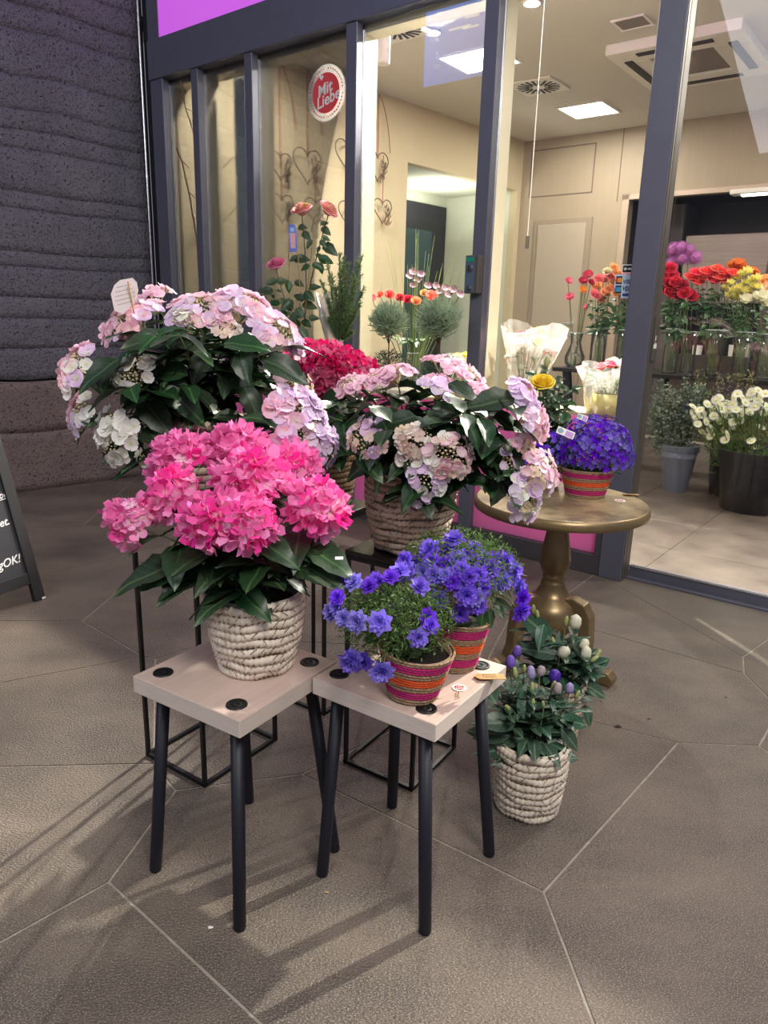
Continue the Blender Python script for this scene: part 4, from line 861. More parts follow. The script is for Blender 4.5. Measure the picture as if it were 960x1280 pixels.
# round gold pedestal table
PX, PYY = .63, 2.5; root = thing('pedestal_table', 'round aged gold pedestal table with scroll feet', 'table', (PX, PYY, 0)); TP = T((PX, PYY, 0))
mb = MB(); mb.lathe([(.001, .602), (.27, .602), (.295, .604), (.305, .610), (.307, .622), (.304, .637), (.297, .6415)], 72); obj('table_rim', mb, M_gold, root, TP, True)
mb = MB(); mb.lathe([(.298, .6405), (.2965, .6428), (.001, .6430)], 72); obj('table_top', mb, M_goldtop, root, TP)
zr = zat(697, 722, PX, PYY)
mb = MB(); mb.lathe([(.06, .603), (.058, .59), (.036, .578), (.036, .56), (.040, .52), (.050, .46), (.056, .42), (.0555, .40), (.046, .375), (.036, .362), (.040, .358), (.041, .350), (.036, .345), (.042, .335), (.046, .325), (.044, .318), (.060, .29), (.066, .282), (.094, .262), (.108, .235), (.112, .205), (.102, .17), (.07, .138), (.035, .118), (.001, .112)], 48); obj('column', mb, M_gold, root, TP, True)
for az in (-38, 82, 202):
    Rz = TP @ Matrix.Rotation(radians(az), 4, 'Z'); prof = [(.05, .280), (.09, .292), (.135, .278), (.162, .235), (.168, .16), (.170, .10), (.185, .06), (.215, .045), (.245, .05), (.268, .028), (.262, .001), (.20, .001), (.155, .014), (.132, .05), (.126, .12), (.122, .18), (.10, .22), (.07, .24)]
    mb = MB(); n = len(prof); vs = [(x, -.026, z) for x, z in prof]+[(x, .026, z) for x, z in prof]; mb.add(vs, [tuple(range(n)), tuple(reversed(range(n, 2*n)))]+[(i, n+i, n+(i+1) % n, (i+1) % n) for i in range(n)]); lg = obj('foot', mb, M_gold, root, Rz)
    md = lg.modifiers.new('bevel', 'BEVEL'); md.width = .005; md.segments = 2; md.limit_method = 'ANGLE'

# display table standing against the window (outside), mostly hidden by the hydrangeas
root = thing('display_table', 'narrow display table with thin black legs standing against the shop window', 'table', W(-1.6, -.2, 0)); M_ctop = mat('cream_table_top', (226, 216, 190), .5)
mb = MB(); mb.bbox((-2.35, -.36, .86), (-1.06, -.03, .885), .003); obj('table_top', mb, M_ctop, root, FM)
for s in (-2.32, -1.09):
    for d in (-.335, -.055): mb = MB(); mb.bbox((s-.014, d-.014, 0), (s+.014, d+.014, .86), .002); obj('leg', mb, M_blk, root, FM)
# inner window shelf
mb = MB(); mb.bbox((-3.55, .20, .775), (-.16, .46, .80), .003); o = obj('window_shelf', mb, mat('cream_shelf', (186, 176, 142), .5), None, FM); o['label'] = 'long cream shelf running along the inside of the window'; o['category'] = 'shelf'
# long black table inside
TZ = .87
root = thing('flower_table', 'long black table inside the shop carrying the vases of cut flowers', 'table', W(-.2, 3.0, 0))
mb = MB(); mb.bbox((-1.72, 2.66, TZ-.035), (1.5, 3.35, TZ), .003); obj('table_top', mb, mat('black_table_top', (26, 26, 30), .3), root, FM)
for s, ln in ((-1.5, -.12), (1.2, .12)):
    for d in (2.75, 3.25): mb = MB(); mb.box((s-.03, d-.03, 0), (s+.03, d+.03, TZ-.035)); Mx = FM @ T((0, 0, 0)); mb.v = [(x+ln*(z/TZ), y, z) for x, y, z in mb.v]; obj('leg', mb, M_blk, root, Mx)

# chalkboard at the left edge
ft = Vector((-1.506, 3.006, 0)); bdir = Vector((-.425, -.905, 0)).normalized(); bn = Vector((-bdir.y, bdir.x, 0));
if bn.dot(CAM-ft) < 0: bn = -bn
k = .25; upv = (Vector((0, 0, 1))-bn*k).normalized(); Bn = (-bdir).cross(upv)
BM = T(ft) @ Matrix((-bdir, upv, Bn)).transposed().to_4x4()                 # x runs towards the visible edge, z out of the board
root = thing('chalkboard', 'black framed pavement chalkboard with white handwriting at the left edge', 'chalkboard', ft)
mb = MB(); mb.bbox((-.052, .003, -.02), (0, 1.2, .004), .002); obj('frame', mb, M_blk2 if 'M_blk2' in globals() else mat('black_board_frame', (26, 26, 28), .6), root, BM)
mb = MB(); mb.bbox((-.65, .003, -.02), (-.598, 1.2, .004), .002); obj('frame', mb, MATS['black_board_frame'], root, BM)
mb = MB(); mb.bbox((-.598, .085, -.018), (-.052, .135, .002), .002); obj('frame', mb, MATS['black_board_frame'], root, BM)
mb = MB(); mb.bbox((-.598, 1.15, -.018), (-.052, 1.2, .002), .002); obj('frame', mb, MATS['black_board_frame'], root, BM)
mb = MB(); mb.box((-.60, .13, -.014), (-.05, 1.16, -.006)); brd = obj('writing_surface', mb, mat('chalk_slate', (46, 48, 52), .55, noise=(6, .4), c2=(54, 56, 60)), root, BM)
BM2 = T(ft-bn*.62) @ Matrix((-bdir, (Vector((0, 0, 1))+bn*k).normalized(), (-bdir).cross((Vector((0, 0, 1))+bn*k).normalized()))).transposed().to_4x4()
mb = MB()
for a in ((-.052, 0), (-.65, -.598)): mb.bbox((a[0], .003, -.01), (a[1], 1.17, .012), .002)
mb.bbox((-.598, .085, -.008), (-.052, .135, .01), .002); mb.box((-.60, .13, -.004), (-.05, 1.14, .004)); obj('rear_leaf', mb, MATS['black_board_frame'], root, BM2)
def bpl(px, py):
    r = ray(px, py); t = (ft-CAM).dot(Bn)/r.dot(Bn); return BM.inverted() @ (CAM+r*t)
for body, (px, py), sz in (('w\u00fcrzigOK!', (34, 695), .050), ('Bouquet.', (12, 651), .048), ('oo', (10, 617), .04)):
    p = bpl(px, py); text('handwriting', body, sz, M_chalk, brd, BM @ T((p.x-(.034 if body[-1] == '!' else 0), p.y, -.0055)) @ Matrix.Rotation(.06, 4, 'Z'), bold=.0006, shear=.35, align='RIGHT')
p = bpl(8, 623); mb = MB(); mb.tube([(p.x-.05, p.y-.004, -.005), (p.x+.004, p.y, -.005)], .002, 5); obj('underline', mb, M_chalk, brd, BM)
# white chipped foot
mb = MB(); mb.box((-.02, .003, .0042), (-.002, .011, .0048)); obj('chipped_edge', mb, M_paper, root, BM)

# ------------------------------------------------------------------ tags lying on stool and table
def round_sticker(label, p, r, nrm=(0, 0, 1), spin=0.0, parent_cat='sticker'):
    M = T(p) @ Matrix.Rotation(spin, 4, 'Z'); root = thing('round_tag', label, 'tag', p, None, 0, M)
    mb = MB(); mb.lathe([(.001, .0014), (r*.97, .0014), (r, .0008), (r, .0002)], 32); obj('disc', mb, M_paper, root, M)
    mb = MB(); mb.lathe([(.001, .0018), (r*.66, .0018), (r*.68, .0014)], 28); obj('print', mb, M_red, root, M)
    text('lettering', 'Mit\nLiebe', r*.55, M_paper, root, M @ T((0, 0, .002)), bold=r*.012, shear=.2, ext=.0002)
    mb = MB(); mb.tube([(-r*.5, -r*.9, .001), (-r*.9, -r*1.8, .002), (-r*.6, -r*2.6, .001), (-r*1.3, -r*2.9, .002)], .0007, 5); mb.tube([(-r*.3, -r*.95, .001), (-r*.5, -r*1.9, .002), (-r*1.2, -r*2.3, .001)], .0007, 5); obj('string', mb, M_kraft, root, M)
    return root
round_sticker('round red and white tag lying on the right stool', PZ(574, 860, .5005), .0155, spin=.15)
round_sticker('round red and white tag lying on the gold table', PZ(775, 626, .6435), .019, spin=.1)
def kraft(label, p, w, h, spin, tilt=.12, z=0):
    M = T(p) @ Matrix.Rotation(spin, 4, 'Z') @ Matrix.Rotation(-tilt, 4, 'X'); root = thing('kraft_tag', label, 'tag', p, None, 0, M)
    mb = MB(); mb.prism([(-w/2, 0), (-w/2+h*.3, -h/2), (w/2, -h/2), (w/2, h/2), (-w/2+h*.3, h/2)], 0, .0012); obj('card', mb, M_kraft, root, M)
    mb = MB()
    for j, yy in enumerate((.2, -.15)):
        x = -w*.25
        while x < w*.2: mb.tube([(x, yy*h, .0015), (x+.003, yy*h+.004, .0017), (x+.005, yy*h-.001, .0015)], .00045, 4); x += .0065
    obj('handwriting', mb, M_ink, root, M); return root
kraft('brown kraft card tag lying at the corner of the right stool', PZ(612, 846, .504), .068, .032, .05)
kraft('brown kraft card tag lying at the edge of the gold table', PZ(788, 618, .647), .058, .034, -.1)

# ------------------------------------------------------------------ glass stickers, key switch
r = .135; cpt = FC(407, 116, .05); Mx = FM @ T((cpt.x, .0545, cpt.z)) @ Matrix.Rotation(radians(90), 4, 'X')
root = thing('round_window_sticker', 'large round red sticker with white lettering on the third window', 'sticker', FM @ Vector((cpt.x, .054, cpt.z)), None, 0, Mx)
mb = MB(); mb.lathe([(.001, .0006), (r*1.12, .0006)], 48); obj('clear_rim', mb, glassmat('frosted_film', (.95, .88, .84), .5, 1.4, haze=.12), root, Mx)
mb = MB(); mb.lathe([(.001, .0012), (r*.80, .0012), (r*.80, .0004)], 48); obj('print', mb, mat('sticker_print', (226, 72, 76), .55), root, Mx)
mb = MB()
for kk in range(44):
    if kk % 11 == 0: continue
    a = 2*pi*kk/44; q = r*.96; mb.add([(q*cos(a)-.004, q*sin(a)-.0045, .0012), (q*cos(a)+.004, q*sin(a)-.0045, .0012), (q*cos(a)+.004, q*sin(a)+.0045, .0012), (q*cos(a)-.004, q*sin(a)+.0045, .0012)], [(0, 1, 2, 3)])
obj('ring_print', mb, mat('ring_red', (170, 80, 80), .6), root, Mx)
Mt = Mx @ Matrix.Rotation(radians(14), 4, 'Z')
text('lettering', 'Mit', .088, M_paper, root, Mt @ T((-.008, .022, .0016)), bold=.0015, shear=.25)
text('lettering', 'Liebe', .088, M_paper, root, Mt @ T((.005, -.036, .0016)), bold=.0015, shear=.25)
mb = MB(); hp = []
for kk in range(24): t = 2*pi*kk/24; hp.append((.0011*16*sin(t)**3*.9, .0011*(13*cos(t)-5*cos(2*t)-2*cos(3*t)-cos(4*t))*.9))
mb.prism([(x-.036, y+.086) for x, y in reversed(hp)], .001, .002); obj('heart', mb, M_paper, root, Mx)
def rect_fc(name, x0, x1, z0, z1, d0, d1, m, parent, lb=None):
    mb = MB(); mb.box((x0, d0, z0), (x1, d1, z1)); o = obj(name, mb, m, parent, FM)
    if lb: o['label'] = lb
    return o
a = FC(769, 343, .05); b = FC(798, 373, .05); M_pale = mat('pale_blue_sticker', (206, 224, 238), .5); M_navy = mat('navy_ink', (40, 60, 130), .5)
root = thing('card_sticker', 'pale blue payment card sticker on the glass beside the pillar', 'sticker', FM @ Vector((a.x, .054, b.z)))
x0, x1, z1_, z0_ = a.x, -.122, a.z, b.z; xm = x0+(x1-x0)*.40; zm = z1_-(z1_-z0_)*.58
rect_fc('sheet', x0, x1, zm, z1_, .0538, .0558, M_pale, root); rect_fc('sheet', xm, x1, z0_, zm, .0538, .0558, M_pale, root)
for i, (c1, c2_) in enumerate((((216, 60, 50), (240, 160, 60)), ((70, 130, 200), (60, 170, 190)))):
    zt = z1_-.008-i*.042; rect_fc('card_logo', x0+.006, xm-.002, zt-.036, zt, .0528, .0538, mat('logo_dark', (40, 36, 48), .5), root)
    for q, cc in enumerate((c1, c2_)):
        mb = MB(); mb.lathe([(.001, .0), (.0115, .0)], 20); obj('logo_circle', mb, mat('logo_%s%d' % ('warm' if i == 0 else 'cool', q), cc, .5), root, FM @ T(((x0+xm)/2-.005+.011*q, .0524-.0003*q, zt-.018)) @ Matrix.Rotation(radians(90), 4, 'X'))
for i in range(2): text('lettering', 'VISA', .026, M_navy, root, FM @ T(((xm+x1)/2, .0534, z1_-.034-i*.03)) @ Matrix.Rotation(radians(90), 4, 'X'), bold=.0008, shear=.2, ext=.0003)
text('lettering', 'V', .016, M_navy, root, FM @ T(((xm+x1)/2-.004, .0534, z0_+.034)) @ Matrix.Rotation(radians(90), 4, 'X'), bold=.0006, ext=.0003)
rect_fc('print_bar', (xm+x1)/2-.02, (xm+x1)/2+.014, z0_+.01, z0_+.022, .0528, .0538, M_navy, root)
root = thing('contactless_sticker', 'small black sticker with white border above the payment card sticker', 'sticker', FM @ Vector((x1-.05, .054, z1_+.03)))
rect_fc('border', xm-.008, x1, z1_+.004, z1_+.044, .0538, .0558, M_paper, root); rect_fc('print', xm-.003, x1-.004, z1_+.009, z1_+.039, .0528, .0538, M_black, root)
mb = MB(); mb.lathe([(.001, 0), (.007, 0)], 16); obj('dot', mb, M_paper, root, FM @ T((xm+.009, .0524, z1_+.024)) @ Matrix.Rotation(radians(90), 4, 'X')); rect_fc('mark', xm+.02, x1-.012, z1_+.02, z1_+.028, .0522, .0530, M_paper, root)
root = thing('key_switch', 'small grey key switch box on the fourth mullion', 'switch', FM @ Vector((-.95, -.05, 1.4)))
mb = MB(); mb.bbox((-.985, -.055, 1.39), (-.905, .0, 1.58), .003); obj('housing', mb, M_side, root, FM)
rect_fc('face_plate', -.981, -.925, 1.396, 1.574, -.0575, -.055, mat('switch_blue_grey', (96, 112, 132), .4, .3), root)
rect_fc('indicator', -.975, -.931, 1.548, 1.568, -.0595, -.0575, mat('indicator_green', (20, 150, 110), .4), root)
for z, rr in ((1.515, .019), (1.415, .015)): mb = MB(); mb.lathe([(.001, .012), (rr*.6, .012), (rr*.8, .006), (rr, .004), (rr, 0)], 20); obj('knob', mb, mat('knob_steel', (120, 118, 122), .3, .8), root, FM @ T((-.953, -.0575, z)) @ Matrix.Rotation(radians(90), 4, 'X'))
rect_fc('slot', -.9555, -.9505, 1.505, 1.526, -.0705, -.069, M_black, root)

# ------------------------------------------------------------------ wire hearts on ribbons, twigs
M_wire = mat('rusty_wire', (96, 74, 58), .6); M_rib = mat('brown_ribbon', (150, 92, 78), .7)
def wl_pt(px, py, off=.06):
    o = W0+wn_*off; r = ray(px, py); t = (o-CAM).dot(wn_)/r.dot(wn_); return CAM+r*t
hl = [('wire heart with dried sprig, upper one beside the third window edge', 350, 205, 14), ('large wire heart hanging below the red sticker', 384, 205, 18), ('wire heart partly behind the third mullion', 434, 192, 16), ('wire heart hanging just right of the third mullion', 472, 205, 15),
      ('lower wire heart beside the third window edge', 352, 258, 15), ('lower wire heart behind the rose blooms', 394, 262, 14), ('lower wire heart behind the third mullion', 436, 266, 14), ('lowest wire heart right of the third mullion', 478, 262, 13)]
for i, (lb, px, py, rp) in enumerate(hl):
    c = wl_pt(px, py); sc = rp*(c-CAM).length/F/16*1.15; root = thing('wire_heart', lb, 'wire heart', c, 'wire hearts on ribbons'); hpts = []
    for kk in range(33): t = 2*pi*kk/32; hpts.append(c+wd_*(16*sin(t)**3*sc)+Vector((0, 0, (13*cos(t)-5*cos(2*t)-2*cos(3*t)-cos(4*t))*sc)))
    mb = MB(); mb.tube(hpts, .005, 5); obj('heart_wire', mb, M_wire, root)
    top = c+Vector((0, 0, 5*sc)); e = Vector((top.x, top.y, 3.16)) if i < 4 else c+Vector((0, 0, 55/900*c.length))
    mb = MB(); mb.tube([top, e], .0045, 5)
    if i < 4: mb.tube(bez(e, e+wd_*.12-Vector((0, 0, .1)), e+wd_*.16-Vector((0, 0, .45))), .004, 5)
    obj('ribbon', mb, M_rib, root)
    mb = blade_cloud(M_wire, lambda r: (c+wd_*(9*sc)+Vector((0, 0, -8*sc))+Vector((r.uniform(-.02, .02), r.uniform(-.02, .02), r.uniform(-.08, .08))), (0, 0, 1)), 40, .05, .012, i); obj('dried_sprig', mb, mat('dried_sprig', (112, 98, 78), .8), root)
def twig(lb, pts, rad=.006):
    P = [wl_pt(*p[:2], off=p[2] if len(p) > 2 else .3) for p in pts]; root = thing('twig', lb, 'branch', P[-1]); mb = MB(); mb.tube(P, rad, 6)
    obj('stem', mb, M_wire, root); mb = MB()
    for a, b in zip(P[1:], P[2:]): d = (b-a); mb.tube([a, a+d.cross(Vector((.3, .9, .2))).normalized()*.05+d*.3], rad*.6, 5)
    obj('side_shoot', mb, M_wire, root)
twig('bare twig standing behind the first narrow window', [(225, 100), (232, 135), (240, 160), (246, 185)], .004)
twig('tall bent twig behind the first narrow window, reaching the shelf', [(220, 185), (227, 200), (236, 240), (241, 270), (246, 300), (250, 365)], .006)
twig('short twig behind the second narrow window, upper one', [(268, 220), (280, 208), (296, 192)], .005)
twig('short twig behind the second narrow window, lower one', [(270, 288), (282, 274), (298, 255)], .005)

# ================================================================== MORE POTTED PLANTS
M_budg = mat('green_bud', (176, 188, 120), .55, var=.1, trans=.15); M_budp = mat('purple_bud', (122, 92, 196), .55, var=.15, trans=.15); M_budl = mat('lilac_bud', (176, 164, 216), .55, var=.1, trans=.15); M_budw = mat('ivory_bud', (236, 236, 210), .55, var=.04, trans=.15, base_grad=((190, 200, 140), .1, .5)); M_budd = mat('deep_purple_bud', (70, 40, 160), .5, trans=.1); M_budgrey = mat('dusky_bud', (170, 156, 160), .55, trans=.1)
BD = {k: bud_mesh('bud', m, f) for k, m, f in (('g', M_budg, .2), ('p', M_budp, .34), ('l', M_budl, .3), ('w', M_budw, .36), ('d', M_budd, .4), ('y', M_budgrey, .36))}
def lisianthus(label, base, r0, r1, h, m, buds, Y, leavespec, extra, wraps=44, n=10):
    root = thing('potted_lisianthus', label, 'potted plant', base); pc = Pieces(root); coil_pot(root, base, r0, r1, h, n, m, .004, wraps)
    cb = Vector((base[0], base[1], base[2]+h-.02))
    for (px, py, k, sz, dy) in buds:
        p = PY(px, py, Y+dy); s = cb+Vector(((p.x-cb.x)*.35, (p.y-cb.y)*.35, 0)); pts = bez(s, Vector((p.x*.9+s.x*.1, p.y*.9+s.y*.1, (p.z+s.z)/2)), p-Vector((0, 0, sz*.4)), 6)
        mb = MB(); mb.tube(pts, [.0028-.0002*i for i in range(7)], 6); obj('stem', mb, mat('glaucous_stem', (116, 138, 96), .5), root)
        pc.add('bud', BD[k], frame(p-Vector((0, 0, sz*.5)), (pts[-1]-pts[-3])+rv(.02), RND.uniform(0, 6), sz))
        for i in (2, 3, 4, 5):
            if i == 5 and RND.random() < .5: continue
            a0 = i*pi/2+RND.uniform(-.4, .4)
            for s_ in (0, pi):
                d = Vector((cos(a0+s_), sin(a0+s_), RND.uniform(.35, .9))); pc.add('leaf', RND.choice(LEAF_B), frame(pts[i], Vector((-d.x*.4, -d.y*.4, 1)), 0, leavespec*RND.uniform(.75, 1.1)*(1.1-.08*i), xdir=d))
    for a, b in extra: leaf_at(pc, LEAF_B[:2], PY(*a, Y-.04), PY(*b, Y-.10), nrm=Vector((0, -.8, .8))+rv(.3))
    for k in range(16):
        a0 = k*2.4; e = cb+Vector((.07*cos(a0), .07*sin(a0), .01+.01*(k % 4))); d = Vector((cos(a0), sin(a0), RND.uniform(.1, .7))); pc.add('leaf', RND.choice(LEAF_B), frame(e-Vector((d.x, d.y, 0))*.03, (0, 0, 1), 0, leavespec*RND.uniform(.8, 1.1), xdir=d))
    pc.flush(); return root
bp = [(645, 815, 'p', .032, .08), (639, 829, 'p', .034, .02), (665, 842, 'l', .034, .0), (675, 840, 'y', .028, .03), (691, 846, 'd', .036, .04), (697, 862, 'y', .03, .0), (712, 860, 'l', .032, .0), (646, 842, 'g', .03, .0), (665, 860, 'g', .026, -.02), (637, 882, 'g', .026, -.04), (667, 880, 'g', .026, -.04), (690, 857, 'g', .026, .02), (655, 836, 'g', .026, .05), (720, 868, 'g', .022, .0), (630, 870, 'g', .02, .05), (680, 880, 'g', .02, -.04)]
lisianthus('lisianthus with purple and lilac buds in the white basket on the paving', (.403, 1.668, .001), .080, .097, .20, M_basket, bp, 1.68, .082,
           [((660, 935), (620, 915)), ((662, 925), (640, 890)), ((665, 940), (700, 918)), ((655, 945), (628, 950)), ((665, 915), (690, 885)), ((640, 920), (610, 900)), ((668, 948), (650, 960)), ((670, 940), (672, 962)), ((685, 930), (705, 905)), ((645, 905), (625, 880)), ((700, 910), (735, 930)), ((680, 950), (700, 935)), ((660, 955), (635, 962)), ((645, 930), (616, 935)), ((620, 880), (612, 850)), ((700, 900), (728, 890)), ((655, 900), (665, 880))])
bw = [(719, 777, 'w', .046, .0), (707, 777, 'g', .034, .0), (700, 812, 'w', .042, -.05), (727, 804, 'w', .036, -.02), (732, 816, 'w', .042, -.05), (744, 818, 'g', .034, -.03), (667, 762, 'g', .034, .05), (673, 768, 'g', .028, .02), (694, 803, 'g', .032, .0), (738, 822, 'g', .03, -.05), (722, 812, 'g', .03, .0), (668, 808, 'g', .03, .0)]
lisianthus('lisianthus with ivory white buds in a basket, behind the purple budded one', (.545, 2.03, .001), .078, .098, .19, M_basket2, bw, 2.03, .10,
           [((720, 845), (763, 826)), ((720, 850), (765, 866)), ((705, 860), (742, 872)), ((690, 800), (668, 770)), ((700, 830), (672, 800)), ((690, 840), (662, 838)), ((710, 840), (730, 808)), ((730, 880), (745, 905)), ((700, 820), (690, 785)), ((720, 830), (752, 840)), ((680, 780), (672, 810))])
def canes(root, pts, rad=.003, m=M_stemd):
    mb = MB(); mb.tube(pts, rad, 6); obj('stem', mb, m, root)
def pot_simple(root, base, r0, r1, h, m, nm='pot'):
    mb = MB(); mb.lathe([(.001, 0), (r0, 0), (r0+(r1-r0)*.8, h*.8), (r1, h*.82), (r1, h), (r1-.006, h), (r1-.01, h*.86), (.001, h*.86)], 28); obj(nm, mb, m, root, T(base), True)
    mb = MB(); mb.lathe([(.001, h*.9), (r1-.008, h*.87)], 20); obj('soil', mb, M_soil, root, T(base))
TT = .886
# pink rose
def ofc(px, py, d): return FM @ FC(px, py, d)
rd = -.2; rb = ofc(377, 440, rd); base = (rb.x, rb.y, TT); root = thing('potted_rose', 'tall thin rose with three pink blooms standing at the shop window', 'potted plant', base); pc = Pieces(root)
h_ = ofc(378, 428, rd).z-TT; pot_simple(root, base, .045, .062, h_, mat('cream_pot', (222, 206, 176), .6)); mb = MB(); mb.lathe([(.063, h_-.02), (.066, h_-.02), (.066, h_+.006), (.058, h_+.006)], 24, None); obj('inner_pot', mb, mat('dark_green_pot', (36, 44, 40), .5), root, T(base), True)
RP = rose_mesh('bloom', mat('pink_rose_petal', (240, 160, 164), .55, var=.06, trans=.25, base_grad=((250, 214, 160), .1, .45)), 1); RPP = rose_mesh('bloom', mat('rosy_petal', (226, 130, 168), .55, var=.05, trans=.25), 2)
def P_(px, py, dd=0): return ofc(px, py, rd+dd)
b0 = Vector(base)+Vector((0, 0, h_))
for tip, mid, (mesh, sz), nr in [((377, 262), (388, 360), (RP, .085), (-.25, -.45, .9)), ((411, 262), (385, 350), (RP, .08), (.6, -.4, .6)), ((345, 330), (355, 380), (RPP, .078), (-.2, -.5, .8))]:
    p = P_(*tip); canes(root, bez(b0, P_(*mid), p-Vector((0, 0, .02)), 8)); pc.add('bloom', mesh, frame(p, nr, 1, sz*1.3))
pc.add('bloom', rose_mesh('bud', mat('yellow_bud', (236, 220, 120), .5), 4), frame(P_(383, 256), (0, 0, 1), 0, .03)); canes(root, [P_(389, 290), P_(392, 275), P_(396, 268)], .0022)
canes(root, [b0, P_(387, 340), P_(392, 290)], .0028, M_kraft); canes(root, [b0, P_(363, 380), P_(360, 300)], .0028, M_kraft); canes(root, [b0, P_(374, 340), P_(371, 300)], .0028, M_kraft)
lv = [((372, 284), (382, 280)), ((378, 290), (388, 298)), ((400, 280), (406, 272)), ((402, 284), (413, 290)), ((402, 296), (410, 290)), ((400, 300), (408, 306)), ((404, 305), (420, 314)), ((400, 308), (396, 316)), ((398, 322), (413, 320)), ((366, 325), (379, 312)), ((372, 320), (364, 326)), ((388, 332), (378, 336)), ((390, 330), (402, 326)), ((398, 328), (405, 340)),
      ((344, 352), (354, 342)), ((347, 350), (337, 357)), ((342, 366), (328, 366)), ((340, 368), (343, 374)), ((346, 362), (351, 362)), ((334, 372), (322, 380)), ((352, 372), (358, 384)), ((350, 380), (340, 378)), ((360, 350), (362, 366)), ((368, 352), (378, 352)), ((386, 360), (396, 352)), ((380, 365), (392, 372)), ((378, 380), (392, 378)), ((366, 375), (355, 388)), ((370, 385), (380, 395)), ((360, 390), (350, 400)), ((366, 400), (376, 412)), ((372, 410), (386, 420)), ((378, 400), (388, 408)), ((368, 410), (358, 420)), ((382, 375), (370, 370)), ((358, 376), (366, 390)), ((385, 398), (395, 392)), ((376, 392), (364, 402)), ((390, 300), (384, 310)), ((394, 318), (402, 312))]
for a, b in lv: dd = RND.uniform(-.03, .03); leaf_at(pc, LEAF_R, P_(*a, dd), P_(*b, dd-.02), sz=(P_(*b)-P_(*a)).length*1.05, nrm=Vector((RND.uniform(-.4, .4), -1, .5)))
p = P_(366, 298, -.05); Mx = frame(p, (0, -1, 0), 0, 1, xdir=(1, 0, .05)); mb = MB(); mb.prism([(-.024*1+.0, -.075), (.02, -.075), (.024, -.05), (.022, .05), (.014, .075), (-.014, .078), (-.022, .05)], 0, .0012); tg = obj('plant_label', mb, mat('label_blue', (96, 120, 214), .45), root, Mx, label='blue and pink picture label')
mb = MB(); mb.prism([(-.014, -.055), (.014, -.055), (.016, .03), (-.016, .03)], .0012, .0018); obj('picture', mb, mat('label_pink', (224, 170, 176), .5), tg, Mx); mb = MB(); mb.lathe([(.001, .0019), (.013, .0019)], 16, T((0, .048, 0))); obj('emblem', mb, mat('label_sky', (150, 200, 240), .5), tg, Mx)
pc.flush()
# rosemary standard with its sleeve
rb = ofc(426, 446, -.2); base = (rb.x, rb.y, TT); root = thing('potted_rosemary', 'rosemary bush on a short bare stem, in front of the third mullion', 'potted plant', base); pot_simple(root, base, .045, .06, .09, mat('terracotta_brown', (120, 84, 64), .7))
q0 = Vector(base)+Vector((0, 0, .08)); f0 = ofc(424, 425, -.2); canes(root, [q0, f0], .006, M_stemd)
mb = MB(); R0 = random.Random(4)
tips = [(409, 330), (402, 352), (415, 345), (425, 318), (430, 322), (436, 330), (432, 345), (447, 326), (452, 322), (450, 345), (455, 360), (444, 350), (420, 360), (410, 375), (440, 370), (430, 375), (402, 395), (412, 400), (422, 395), (445, 392), (436, 400), (450, 380), (426, 340), (398, 380), (418, 412), (440, 415), (408, 365), (428, 330)]
sp = MB()
for (px, py) in tips:
    e = ofc(px, py, -.2+R0.uniform(-.07, .05)); pts = bez(f0, f0.lerp(e, .45)+(e-f0).cross(Vector((0, 0, 1)))*0+Vector((0, 0, -.01)), e, 10); sp.tube(pts, .0016, 4)
    for i in range(2, 11):
        for _ in range(34):
            t = R0.random(); k = min(9, i-1); p = pts[k].lerp(pts[k+1], t); d = ((pts[k+1]-pts[k]).normalized()*1.0+Vector((R0.gauss(0, 1), R0.gauss(0, 1), R0.gauss(0, 1))).normalized()*.9).normalized(); s_ = d.cross(Vector((R0.uniform(-1, 1), R0.uniform(-1, 1), 1))).normalized()*.0024; L_ = R0.uniform(.02, .034)
            o = len(mb.v); mb.v += [tuple(p-s_*.6), tuple(p+s_*.6), tuple(p+d*L_*.6+s_), tuple(p+d*L_), tuple(p+d*L_*.6-s_)]; mb.f.append((o, o+1, o+2, o+3, o+4)); mb.mi.append(0)
obj('needles', mb, M_rosem, root, kind='stuff'); obj('twigs', sp, M_stemd, root, kind='stuff')
mb = MB(); vs = []; fs = []; nn = 20
ax0 = ofc(420, 446, -.2); ax1 = ofc(412, 372, -.2)
for i in range(7):
    t = i/6; c = ax0.lerp(ax1, t); rr = .035+.05*t
    for k2 in range(nn):
        a = 2*pi*k2/nn; g = rr*(1+.12*sin(a*5+i*1.3)+.06*sin(a*9)); vs.append((c.x+g*cos(a), c.y+g*.7*sin(a)+.02, c.z+.03*sin(a*3)*t))
for i in range(6):
    for k2 in range(nn): fs.append((i*nn+k2, i*nn+(k2+1) % nn, (i+1)*nn+(k2+1) % nn, (i+1)*nn+k2))
mb.add(vs, fs); obj('sleeve', mb, M_sleeve, root, smooth=True, label='thin translucent plastic sleeve')
